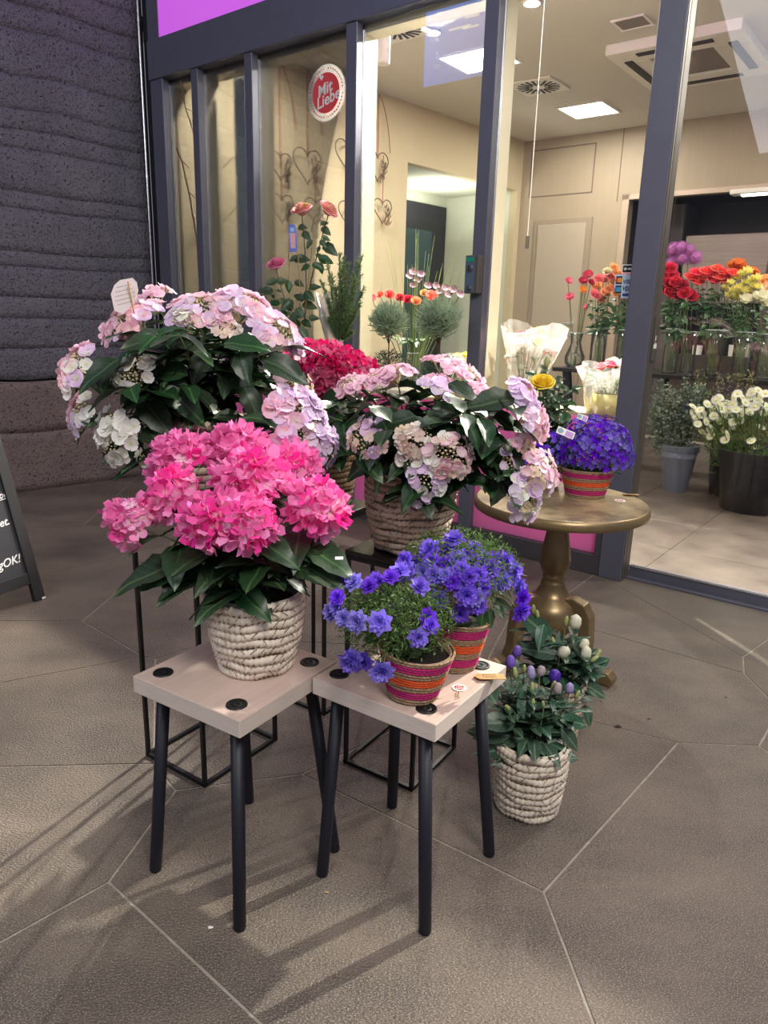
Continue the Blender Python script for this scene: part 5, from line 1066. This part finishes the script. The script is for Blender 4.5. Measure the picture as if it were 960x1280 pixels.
# two lavender standards
def topiary(label, px, seed, top_y, rxy):
    d = -.2; rb = ofc(px, 470, d); base = (rb.x, rb.y, TT); root = thing('potted_lavender', label, 'potted plant', base, 'lavender standards at the window'); pot_simple(root, base, .04, .052, .05, MATS['terracotta_brown'])
    c = ofc(px, top_y, d); q0 = Vector(base)+Vector((0, 0, .04)); canes(root, [q0, c], .0035, mat('reddish_stem', (92, 52, 46), .6))
    for k in range(9): a = k*.7; e = c+Vector((cos(a)*rxy*.7, sin(a)*rxy*.7, RND.uniform(-.02, .06))); canes(root, [q0.lerp(c, .6), q0.lerp(c, .8)+(e-c)*.4, e], .0016, MATS['reddish_stem'])
    R1 = random.Random(seed)
    def pf(r):
        v = Vector((r.gauss(0, 1), r.gauss(0, 1), r.gauss(0, 1))).normalized(); q = r.uniform(.25, 1); return c+Vector((v.x*rxy, v.y*rxy, v.z*rxy*.9))*q, v*.5+Vector((r.gauss(0, .6), r.gauss(0, .6), .5))
    mb = blade_cloud(M_lav, pf, 2600, .04, .0055, seed); obj('foliage', mb, M_lav, root, kind='stuff')
    mb = MB()
    for k in range(9):
        p, v = pf(R1); mb.tube([p, p+Vector((R1.uniform(-.03, .03), 0, R1.uniform(.1, .2)))], .0012, 4)
    obj('flower_stalks', mb, M_lav, root, kind='stuff')
    def pf2(r): a = r.uniform(0, 6.28); q = r.uniform(.01, .085); z = r.uniform(.04, .16); return q0+Vector((q*cos(a), q*sin(a), z-q*.4)), (cos(a), sin(a), .5)
    mb = blade_cloud(M_needle, pf2, 1100, .022, .0034, seed+3); obj('underplanting', mb, mat('dark_conifer', (44, 76, 56), .6), root, kind='stuff')
topiary('round lavender bush on a stem right of the rosemary', 486, 11, 402, .10)
topiary('round lavender bush on a reddish stem beside the fourth mullion', 548, 12, 400, .115)
mb = MB(); p = ofc(488, 470, -.27); mb.tube([p, p+Vector((0, 0, .09))], .004, 6); o = obj('wooden_stake', mb, M_kraft); o['label'] = 'short pale wooden stake in front of the left lavender bush'; o['category'] = 'stake'
o.matrix_world = Matrix.Identity(4)
# little white flowering plant between crimson hydrangea and lavender
rb = ofc(462, 468, -.26); base = (rb.x, rb.y, TT); root = thing('white_primula', 'small white and green flowering plant just right of the crimson hydrangea', 'potted plant', base); pot_simple(root, base, .04, .05, .05, MATS['cream_pot']); pc = Pieces(root)
for k in range(26):
    a = k*2.4; q = sqrt(k/26)*.075; p = Vector(base)+Vector((q*cos(a), q*sin(a), .075+.03*RND.random())); pc.add('flower', RND.choice(FW if k % 3 else FL), frame(p, Vector((cos(a)*q*8, sin(a)*q*8, .8))+rv(.3), k, .03))
    pc.add('leaf', RND.choice(LEAF_M), frame(p-Vector((0, 0, .02)), (0, 0, 1), 0, .05, xdir=(cos(a), sin(a), .6)))
pc.flush()
# yellow rose on the gold table
base = (.62, 2.735, .643); root = thing('potted_yellow_rose', 'bushy yellow rose behind the deep violet bellflower on the gold table', 'potted plant', base); pot_simple(root, base, .05, .062, .09, MATS['cream_pot']); pc = Pieces(root); q0 = Vector(base)+Vector((0, 0, .08))
RY = rose_mesh('bloom', mat('yellow_rose_petal', (252, 226, 70), .5, trans=.25), 5); pc.add('bloom', RY, frame(PY(678, 478, 2.62), (-.1, -.5, .8), 1, .075)); pc.add('bud', BD['g'], frame(PY(683, 460, 2.68), (0, 0, 1), 0, .04))
for (px, py) in [(678, 480), (683, 462), (670, 500), (690, 490), (700, 480), (712, 500), (664, 520), (705, 520), (695, 470), (655, 500), (715, 485), (688, 520), (672, 470), (700, 505)]:
    e = PY(px, py, 2.72+RND.uniform(-.06, .05)); pts = bez(q0, q0.lerp(e, .5)+Vector((0, 0, .02)), e-Vector((0, 0, .006)), 6); canes(root, pts, .0022, M_stem)
    for i in (2, 3, 4, 5, 6):
        for s_ in range(3): d = Vector((RND.uniform(-1, 1), RND.uniform(-1, .6), RND.uniform(-.2, .7))); pc.add('leaf', RND.choice(LEAF_R), frame(pts[i], Vector((0, -.6, 1))+rv(.3), 0, .043*RND.uniform(.8, 1.3), xdir=d))
pc.flush()

# ================================================================== INSIDE THE SHOP: bouquets, vases, buckets
def rosecols(*cols): return [rose_mesh('bloom', mat('cut_petal_%d_%d_%d' % c, c, .55, var=.08, trans=.25), i, 4) for i, c in enumerate(cols)]
R_peach = rosecols((246, 190, 130), (244, 166, 120)); R_pinkc = rosecols((236, 96, 120), (240, 130, 140)); R_red = rosecols((186, 18, 46), (206, 30, 60)); R_coral = rosecols((240, 86, 84), (236, 70, 92), (244, 112, 92)); R_white = rosecols((240, 236, 200), (244, 226, 214)); R_crimson = rosecols((212, 40, 78),)
GER = lambda nm, c: star_mesh('bloom', mat(nm, c, .55, trans=.2), 16, 2, .34, .1, 3, point=.5)
G_pink = GER('gerbera_pink', (232, 96, 130)); G_red = GER('gerbera_crimson', (190, 26, 66)); G_or = GER('gerbera_orange', (240, 150, 40)); CH_or = star_mesh('bloom', mat('orange_mum', (226, 120, 36), .55, trans=.2), 26, 3, .22, .12, 4, point=.4)
ALL = MB(); rr_ = random.Random(2)
for k in range(260):
    z = 1-2*(k+.5)/260; a = k*2.39996; q = sqrt(1-z*z); d = Vector((q*cos(a), q*sin(a), z)); s_ = d.orthogonal().normalized(); t_ = d.cross(s_); p = d*.5
    for w in (0, 1.05, 2.1): v = s_*cos(w+k)+t_*sin(w+k); ALL.add([tuple(p-v*.045+d*.03), tuple(p+v.cross(d)*.012), tuple(p+v*.045+d*.03), tuple(p-v.cross(d)*.012-d*.03)], [(0, 1, 2, 3)])
ALL.lathe([(.001, -.40), (.28, -.3), (.40, 0), (.28, .3), (.001, .40)], 12)
G_all = ALL.data('bloom', mat('allium_mauve', (214, 134, 206), .6, noise=(9, .2), c2=(150, 80, 150), trans=.1)); G_lily = star_mesh('bloom', mat('pale_yellow_petal', (236, 228, 130), .5, var=.06, trans=.25), 6, 2, .42, .9, 5, point=.2); G_lilyw = star_mesh('bloom', mat('ivory_petal', (240, 236, 206), .5, trans=.25), 6, 2, .5, .8, 6, point=.3)
def daisy():
    mb = MB()
    for k in range(15):
        an = 2*pi*k/15; mb.add([(.1, -.04, 0), (.34, -.085, .05), (.5, -.045, .03), (.5, .045, .03), (.34, .085, .05), (.1, .04, 0)], [(0, 1, 2, 3, 4, 5)], Matrix.Rotation(an, 4, 'Z'))
    mb.cur = 1; mb.lathe([(.17, .02), (.15, .09), (.06, .11), (.001, .10)], 10); return mb.data('bloom', [mat('daisy_white', (222, 222, 204), .55, trans=.2), mat('daisy_heart', (206, 206, 120), .7)])
DAISY = daisy()
_stemcache = {}
def cut_flower(name, label, cat, group, mesh, px, py, d, sz, vase, leafy=0, nrm=None, lm=LEAF_R, back=0.0):
    p = FM @ FC(px, py, d+RND.uniform(-.04, .04)+back); vb, vr = vase; root = thing(name, label, cat, (vb.x, vb.y, vb.z+.02), group)
    a = RND.uniform(0, 6); s = vb+Vector((cos(a)*vr*.5, sin(a)*vr*.5, .015)); n_ = Vector(nrm) if nrm else Vector((RND.uniform(-.4, .3), -.75, .6))
    sz *= 1.0 if name == 'chrysanthemum' else 1.12
    link('bloom', mesh, root, frame(p, n_, RND.uniform(0, 6), sz)); pts = bez(s, Vector((vb.x*.5+p.x*.5, vb.y*.5+p.y*.5, (s.z+p.z)/2+.02)), p-n_.normalized()*sz*.25, 6)
    mb = MB(); mb.tube(pts, .0032, 5); obj('stem', mb, M_stem, root)
    for k in range(leafy):
        t = pts[3+(k % 3)]; d_ = Vector((RND.uniform(-1, 1), RND.uniform(-1, 1), RND.uniform(-.3, .6))); link('leaf', RND.choice(lm), root, frame(t+rv(.01), (0, -.5, 1), 0, .075*RND.uniform(.8, 1.2), xdir=d_))
    return root
def vase(label, px, d, prof, group='glass vases on the black table', water=.45, base_z=TZ):
    p = FC(px, 460, d); p = FM @ Vector((p.x, d, base_z+.0005)); root = thing('glass_vase', label, 'vase', p, group)
    h = prof[-1][1]; full = [(.001, 0)]+prof; inner = [(max(.001, r-.004), z) for r, z in reversed(prof)]; mb = MB(); mb.lathe(full+inner[:1], 28); obj('vase_body', mb, M_vase, root, T(p), True)
    mb = MB(); mb.lathe([(prof[-1][0]-.003, h-.003), (prof[-1][0]+.001, h), (prof[-1][0]-.003, h+.002)], 28); obj('rim', mb, mat('glass_rim', (214, 226, 222), .15), root, T(p), True)
    wp = [(.001, .006)]+[(max(.001, r-.004), max(.006, z)) for r, z in prof if z <= h*water]+[(.001, h*water)]; mb = MB(); mb.lathe(wp, 24); obj('water', mb, M_water, root, T(p), True)
    return (p, min(r for r, z in prof[:2])), root
cyl = lambda r, h: [(r*.98, 0), (r, .01), (r, h*.5), (r, h)]
v1, _ = vase('bulbous green tinted glass vase of gerberas at the left end of the black table', 717, 2.86, [(.05, 0), (.085, .03), (.09, .09), (.06, .16), (.042, .22), (.06, .30)])
v2, _ = vase('tall cylinder vase of peach roses left of the pillar', 745, 2.92, cyl(.068, .34))
v3, _ = vase('second cylinder vase of peach roses, touching the pillar outline', 778, 2.90, cyl(.07, .34))
v4, _ = vase('tall cylinder vase of dark red roses right of the pillar', 836, 2.86, cyl(.062, .36))
v5, _ = vase('cylinder vase behind the dark red roses holding the mauve alliums', 858, 3.14, cyl(.06, .34))
v6, _ = vase('tapered glass vase of coral roses in the middle of the table', 890, 2.92, [(.045, 0), (.05, .02), (.07, .2), (.095, .36)])
v7, _ = vase('wide cylinder vase of pale yellow flowers', 926, 2.90, cyl(.075, .35))
v8, _ = vase('last glass vase of white flowers at the right edge', 956, 2.94, cyl(.07, .34))
for (px, py, m, sz, nm, lb) in [(711, 351, G_pink, .065, 'gerbera', 'pink gerbera facing left at the upper left of the gerbera vase'), (712, 371, G_pink, .075, 'gerbera', 'pink gerbera drooping lowest at the left of the gerbera vase'), (735, 343, G_red, .08, 'gerbera', 'dark crimson gerbera at the top of the gerbera vase'), (729, 351, G_red, .075, 'gerbera', 'dark crimson gerbera just below the topmost one'), (729, 362, G_or, .07, 'gerbera', 'orange gerbera among the crimson ones'), (733, 384, G_pink, .05, 'gerbera', 'small pink gerbera low between stems'), (739, 353, G_red, .06, 'gerbera', 'crimson gerbera nearest the peach roses')]:
    cut_flower(nm, lb, 'flower', 'gerberas in the bulbous vase', m, px, py, 2.86, sz, v1)
ORD = 'leftmost|second from the left|third from the left|fourth from the left|fifth from the left|sixth from the left|seventh from the left|eighth from the left|ninth from the left|tenth from the left|eleventh from the left|twelfth from the left|thirteenth from the left|fourteenth from the left|fifteenth from the left|sixteenth from the left'.split('|')
def ordlabels(pts, lb):
    o = sorted(range(len(pts)), key=lambda i: pts[i][0]+pts[i][1]*.001); res = [None]*len(pts)
    for k, i in enumerate(o): res[i] = lb+', '+(ORD[k] if k < len(pts)-1 else 'rightmost')
    return res
def bunch(nm, lb, grp, meshes, pts, d, sz, vs, leafy=3, nrm=None, lm=LEAF_R):
    ol = ordlabels(pts, lb)
    for i, (px, py) in enumerate(pts): cut_flower(nm, ol[i], 'flower', grp, meshes[i % len(meshes)], px, py, d, sz*RND.uniform(.9, 1.15), vs, leafy, nrm, lm)
bunch('cut_rose', 'peach or pink rose in the bunch left of the pillar', 'peach and pink roses', R_peach+R_pinkc[1:], [(747, 358), (755, 349), (763, 344), (757, 366), (752, 373), (745, 368), (766, 352), (762, 361), (749, 348)], 2.90, .075, v2, 4)
bunch('cut_rose', 'peach or pink rose right behind the payment sticker', 'roses behind the sticker', R_peach+R_pinkc, [(770, 366), (776, 357), (780, 348), (786, 338), (772, 342), (784, 362), (778, 370), (790, 350), (768, 334)], 2.90, .075, v3, 4)
cut_flower('cut_rose', 'small cream rose at the very top of the peach bunch', 'flower', None, R_white[0], 759, 339, 2.9, .06, v2)
bunch('cut_rose', 'dark red rose in the vase right of the pillar', 'dark red roses', R_red, [(836, 354), (845, 352), (852, 356), (838, 366), (847, 368), (856, 366), (833, 362), (864, 369), (842, 360)], 2.84, .085, v4, 5)
bunch('cut_rose', 'bright pink rose above the dark red roses', 'bright pink roses', R_crimson, [(838, 335), (842, 343), (836, 344)], 2.9, .075, v4, 2)
bunch('cut_rose', 'coral rose in the tapered vase', 'coral roses', R_coral, [(864, 346), (870, 340), (878, 346), (884, 339), (890, 343), (897, 336), (904, 340), (911, 345), (899, 346), (872, 352), (893, 350), (906, 350), (917, 341)], 2.92, .085, v6, 5, (0, -.5, .9))
bunch('allium', 'mauve globe allium above the roses', 'mauve alliums', [G_all], [(842, 312), (854, 323), (869, 322), (861, 313), (852, 309), (840, 328)], 3.12, .095, v5, 0)
bunch('alstroemeria', 'pale yellow flower in the wide cylinder vase', 'pale yellow flowers', [G_lily], [(905, 362), (912, 356), (919, 350), (926, 345), (933, 342), (938, 352), (930, 356), (922, 362), (915, 366), (928, 366), (940, 360), (910, 372), (935, 366), (945, 350), (920, 373), (947, 362)], 2.88, .07, v7, 2, (-.1, -.7, .7), LEAF_M)
bunch('cut_flower', 'ivory flower hanging low between yellow and coral bunches', 'ivory flowers', [G_lilyw], [(930, 376), (944, 374), (955, 380), (957, 366), (950, 372), (916, 374)], 2.88, .085, v8, 3, (-.1, -.8, .5), LEAF_M)
cut_flower('chrysanthemum', 'big orange chrysanthemum above the yellow flowers', 'flower', None, CH_or, 921, 334, 3.05, .165, v7, 0, (-.1, -.6, .8))
cut_flower('chrysanthemum', 'orange chrysanthemum turned down to the right of the big one', 'flower', None, CH_or, 940, 342, 3.1, .13, v8, 0, (.3, -.5, .7))
bunch('cut_rose', 'pale apricot rose at the far right edge', 'apricot roses at the edge', R_peach, [(957, 350), (962, 358)], 2.95, .08, v8, 2)
def loose_leaves(label, vs, pts, d, lm, sz, n, group=None):
    root = thing('greenery_bunch', label, 'greenery', vs[0], group); pc = Pieces(root)
    for (px, py) in pts:
        e = FM @ FC(px, py, d); pts_ = bez(vs[0]+Vector((0, 0, .03)), vs[0].lerp(e, .5), e, 5); mb = MB(); mb.tube(pts_, .0025, 5); obj('stem', mb, M_stem, root)
        for k in range(n): q = pts_[RND.choice([3, 4, 5])]; dd = Vector((RND.uniform(-1, 1), RND.uniform(-1, .5), RND.uniform(-.4, .6))); pc.add('leaf', RND.choice(lm), frame(q+rv(.025), (0, -.7, .8), 0, sz*RND.uniform(.7, 1.2), xdir=dd))
    pc.flush()
loose_leaves('dark green rose foliage under the peach roses', v2, [(745, 385), (752, 392), (760, 385), (768, 390), (755, 378), (740, 378)], 2.88, LEAF_R, .075, 6)
loose_leaves('dark green foliage behind the payment sticker', v3, [(776, 382), (786, 385), (770, 395), (792, 392)], 2.88, LEAF_R, .075, 6)
loose_leaves('dark green foliage under the dark red roses', v4, [(832, 380), (842, 384), (852, 382), (860, 378), (838, 395), (850, 396)], 2.84, LEAF_R, .08, 7)
loose_leaves('broad green leaves under the coral roses', v6, [(866, 372), (876, 378), (886, 372), (896, 376), (904, 384), (880, 388)], 2.90, LEAF_R, .09, 6)
loose_leaves('green leaves under the pale yellow flowers', v7, [(915, 385), (925, 388), (935, 386), (945, 390)], 2.90, LEAF_M, .07, 4)
# wrapped bouquets on the window shelf
def wrapped(label, px, py_base, d, h, r0, r1, blooms, tilt=(0, 0), wrapc=M_wrap, zbase=.80):
    p = FC(px, py_base, d); b = FM @ Vector((p.x, d, zbase)); root = thing('wrapped_bouquet', label, 'bouquet', b); ax = (Vector((tilt[0], tilt[1], 1))).normalized(); vs = []; fs = []; n = 40; rows = 9; r_ = random.Random(int(px)); ph = [r_.uniform(0, 6) for _ in range(6)]
    X = ax.orthogonal().normalized(); Y_ = ax.cross(X)
    for i in range(rows):
        t = i/(rows-1)
        for k in range(n):
            a = 2*pi*k/n; fold = abs(sin(a*2.5+ph[0]))*.2+.13*sin(a*7+ph[1]+t*2)+.07*sin(a*13+ph[2]-t*5); rr = (r0+(r1-r0)*t**.8)*(1+fold*(.3+t)); vs.append(tuple(b+ax*(h*t*(1+.10*t*sin(a*2+ph[3])))+X*rr*cos(a)+Y_*rr*sin(a)))
    for i in range(rows-1):
        for k in range(n): fs.append((i*n+k, i*n+(k+1) % n, (i+1)*n+(k+1) % n, (i+1)*n+k))
    mb = MB(); mb.add(vs, fs); obj('wrapping', mb, wrapc, root)
    mb = MB(); mb.lathe([(.001, .0), (r0*.9, 0), (r0*.85, .1), (r0*.7, .1)], 20); obj('bouquet_sleeve', mb, mat('yellow_wrap', (236, 222, 130), .6), root, T(b), True)
    for (mesh, fx, fy, fz, sz) in blooms: c = b+ax*h*(fz+.05)+X*fx*r1*1.1+Y_*fy*r1*1.1; link('bloom', mesh, root, frame(c, ax+X*fx*.6+Y_*fy*.6, RND.uniform(0, 6), sz))
    mb = MB()
    for k in range(14): a = k*2.4; e = b+ax*h*.75+X*r1*.6*cos(a)+Y_*r1*.6*sin(a); mb.tube([b+Vector((0, 0, .02)), e], .0025, 5)
    obj('stems', mb, M_stem, root, kind='stuff'); pc = Pieces(root)
    for k in range(26): a = k*2.4; q = r1*.75*sqrt(k/26); c = b+ax*h*RND.uniform(.45, .85)+X*q*cos(a)+Y_*q*sin(a); pc.add('leaf', RND.choice(LEAF_M), frame(c, ax+rv(.4), 0, .06, xdir=X*cos(a)+Y_*sin(a)))
    pc.flush(); return root
ym = rosecols((240, 226, 90),)[0]
wrapped('wrapped bouquet with yellow and pink flowers in the fifth window', 652, 500, .33, .42, .05, .15, [(ym, .2, -.2, .95, .06), (R_pinkc[1], -.5, .1, .75, .08), (R_pinkc[1], .5, -.3, .7, .09), (ym, -.2, -.4, .78, .07), (R_crimson[0], .3, .2, .9, .05), (ym, .5, .3, .92, .05), (R_pinkc[0], .0, .5, .85, .06), (R_white[0], -.3, -.1, .9, .05)], (.10, 0))
wrapped('wrapped bouquet with pink and cream roses beside the pillar', 757, 530, .27, .24, .10, .13, [(R_white[0], .3, -.2, 1.02, .07), (R_white[1], .0, -.5, .98, .07), (R_pinkc[0], -.2, -.1, 1.0, .06), (R_pinkc[1], -.4, .2, .95, .06), (R_white[0], .5, .2, 1.04, .07), (R_white[0], .5, -.5, .92, .065), (R_pinkc[1], .1, .2, 1.0, .06), (R_white[1], -.1, -.7, .7, .07)])
wrapped('wrapped bouquet half hidden behind the fourth mullion', 574, 478, .35, .24, .06, .09, [(ym, .2, -.2, 1.0, .05), (R_peach[0], -.2, .1, .98, .05), (R_white[1], .3, .3, .95, .05)])
# mixed orange and red flowers in a vase behind the lavender
v9, _ = vase('slim vase of orange and red flowers behind the two lavender bushes', 517, .40, cyl(.045, .24), None, .5, .801)
ofl = [(487, 368, R_coral[0], .05), (500, 372, R_red[0], .045), (510, 374, R_crimson[0], .05), (520, 376, R_peach[1], .05), (540, 370, R_coral[2], .06), (465, 372, R_coral[1], .04), (475, 368, R_coral[2], .04), (530, 366, R_peach[0], .04)]
ol = ordlabels(ofl, 'orange or red bloom behind the lavender')
for i, (px, py, m, sz) in enumerate(ofl):
    cut_flower('cut_flower', ol[i], 'flower', 'orange and red flowers behind the lavender', m, px, py, .4, sz, v9, 1, None, LEAF_M)
M_dusk = mat('dusky_plum_petal', (112, 74, 94), .6, trans=.1); DUS = floret_mesh('bloom', M_dusk, 5, .5, .3, 8)
dpl = [(512, 345), (522, 350), (516, 340), (545, 358), (556, 360), (566, 362), (575, 368), (550, 364), (560, 368), (518, 356), (535, 357), (526, 343)]
ol = ordlabels(dpl, 'dusky plum bloom above the lavender bushes')
for i, (px, py) in enumerate(dpl):
    cut_flower('cut_flower', ol[i], 'flower', 'dusky plum blooms', DUS, px, py, .45, .05, v9, 0)
root = thing('grass_bunch', 'tall thin green grass stalks rising behind the lavender bushes', 'grass stalks', v9[0]); mb = MB()
for k in range(26): px = RND.uniform(478, 590); py = RND.uniform(285, 345); e = FM @ FC(px, py, .42); mb.tube(bez(v9[0]+Vector((0, 0, .1)), v9[0].lerp(e, .5)+rv(.02), e, 6), .0013, 4)
obj('stalks', mb, mat('pale_grass', (160, 178, 110), .6), root, kind='stuff')
# buckets on the floor
def bucket(label, s, d, r0, r1, h, m, handle=False):
    p = W(s, d, .001); root = thing('flower_bucket', label, 'bucket', p); mb = MB(); mb.lathe([(.001, .0), (r0-.006, 0), (r0, .006), (r0+(r1-r0)*.86, h*.86), (r1*1.0, h*.87), (r1*1.03, h*.99), (r1*1.05, h), (r1*1.0, h), (r1*.95, h*.85), (r0*.95, .02), (.001, .02)], 44); obj('body', mb, m, root, T(p), True); return p, root
pb, _ = bucket('slim grey plastic bucket of grey green foliage behind the door glass', -.44, 2.32, .088, .142, .37, mat('grey_plastic', (124, 132, 150), .45))
pb2, rt = bucket('large black bucket of white chrysanthemums at the right edge', .14, 2.1, .19, .24, .43, mat('black_plastic', (30, 31, 40), .28))
pb3, _ = bucket('dark bucket of brownish twigs behind the white chrysanthemums', -.10, 2.46, .12, .15, .36, MATS['black_plastic'])
def bushy(name, label, cat, b, m, tips, d, n, ln, wd, h0, jit=.03, spray=9):
    root = thing(name, label, cat, b+Vector((0, 0, .03))); mb = MB(); sp = MB(); r_ = random.Random(5)
    for (px, py) in tips:
        e = FM @ FC(px, py, d+r_.uniform(-.1, .1)); pts = bez(b+Vector((r_.uniform(-.03, .03), r_.uniform(-.03, .03), .05)), Vector(((b.x+e.x)/2, (b.y+e.y)/2, b.z+(e.z-b.z)*.6)), e, 8); sp.tube(pts, .0025, 4)
        for i in range(n):
            q = r_.uniform(h0, 8); k = min(7, int(q)); p = pts[k].lerp(pts[k+1], q-k)+Vector((r_.gauss(0, jit), r_.gauss(0, jit), r_.gauss(0, jit))); dd = Vector((r_.gauss(0, 1), r_.gauss(0, 1), r_.gauss(.3, 1))).normalized(); s_ = dd.orthogonal().normalized(); s_ = (s_*cos(i)+dd.cross(s_)*sin(i))*wd
            o = len(mb.v); L_ = ln*r_.uniform(.6, 1.2); mb.v += [tuple(p), tuple(p+dd*L_*.4+s_), tuple(p+dd*L_), tuple(p+dd*L_*.4-s_)]; mb.f.append((o, o+1, o+2, o+3)); mb.mi.append(0)
    obj('foliage', mb, m, root, kind='stuff'); obj('twigs', sp, M_stemd, root, kind='stuff'); return root
r_ = random.Random(9)
bushy('eucalyptus_bunch', 'grey green small leaved foliage in the slim grey bucket', 'greenery', pb, M_euc, [(r_.uniform(816, 882), r_.uniform(478, 548)) for _ in range(60)], 2.3, 75, .026, .009, 5.5, .035)
bushy('twig_bunch', 'brownish green twiggy foliage below the table edge', 'greenery', pb3, mat('olive_twigs', (128, 118, 78), .65, noise=(16, .3), c2=(86, 84, 58)), [(r_.uniform(868, 950), r_.uniform(462, 520)) for _ in range(44)], 2.42, 60, .03, .006, 5, .02)
root = bushy('chrysanthemum_leaves', 'feathery green foliage of the white chrysanthemums', 'greenery', pb2, M_needle, [(r_.uniform(880, 975), r_.uniform(500, 560)) for _ in range(50)], 2.1, 60, .04, .005, 4.5, .03)
dz = [(878, 518), (892, 520), (884, 505), (868, 515), (870, 522), (872, 530), (883, 527), (895, 500), (900, 497), (899, 507), (905, 518), (912, 522), (917, 498), (922, 492), (916, 505), (928, 497), (936, 496), (920, 512), (930, 510), (926, 516), (940, 508), (946, 500), (944, 508), (953, 505), (958, 508), (940, 490), (948, 488), (957, 492), (887, 536), (878, 540), (888, 545), (907, 537), (909, 543), (925, 525), (903, 512), (911, 512), (932, 503), (915, 533), (951, 534), (939, 551), (942, 558), (930, 553), (906, 550), (866, 508), (890, 512), (908, 505), (937, 515), (955, 515), (916, 528), (899, 526), (875, 512), (950, 496)]
rows = [(0, 494, 'topmost row'), (494, 501, 'second row'), (501, 509, 'third row'), (509, 514, 'fourth row'), (514, 524, 'fifth row'), (524, 538, 'sixth row'), (538, 999, 'lowest row')]; dl = {}
for lo, hi, nm_ in rows:
    ii = [i for i, p in enumerate(dz) if lo <= p[1] < hi]
    for i, l_ in zip(ii, ordlabels([dz[i] for i in ii], 'white chrysanthemum in the '+nm_)): dl[i] = l_
for i, (px, py) in enumerate(dz):
    hv = py > 530 or px < 876; cut_flower('chrysanthemum', dl[i], 'flower', 'small white chrysanthemums', DAISY, px, py, 2.0+RND.uniform(-.06, .1), .066, (pb2, .1), 0, (RND.uniform(-.6, .5), -.8 if not hv else -.4, RND.uniform(.1, .9)))
# strip of green showing below the wrapped bouquet
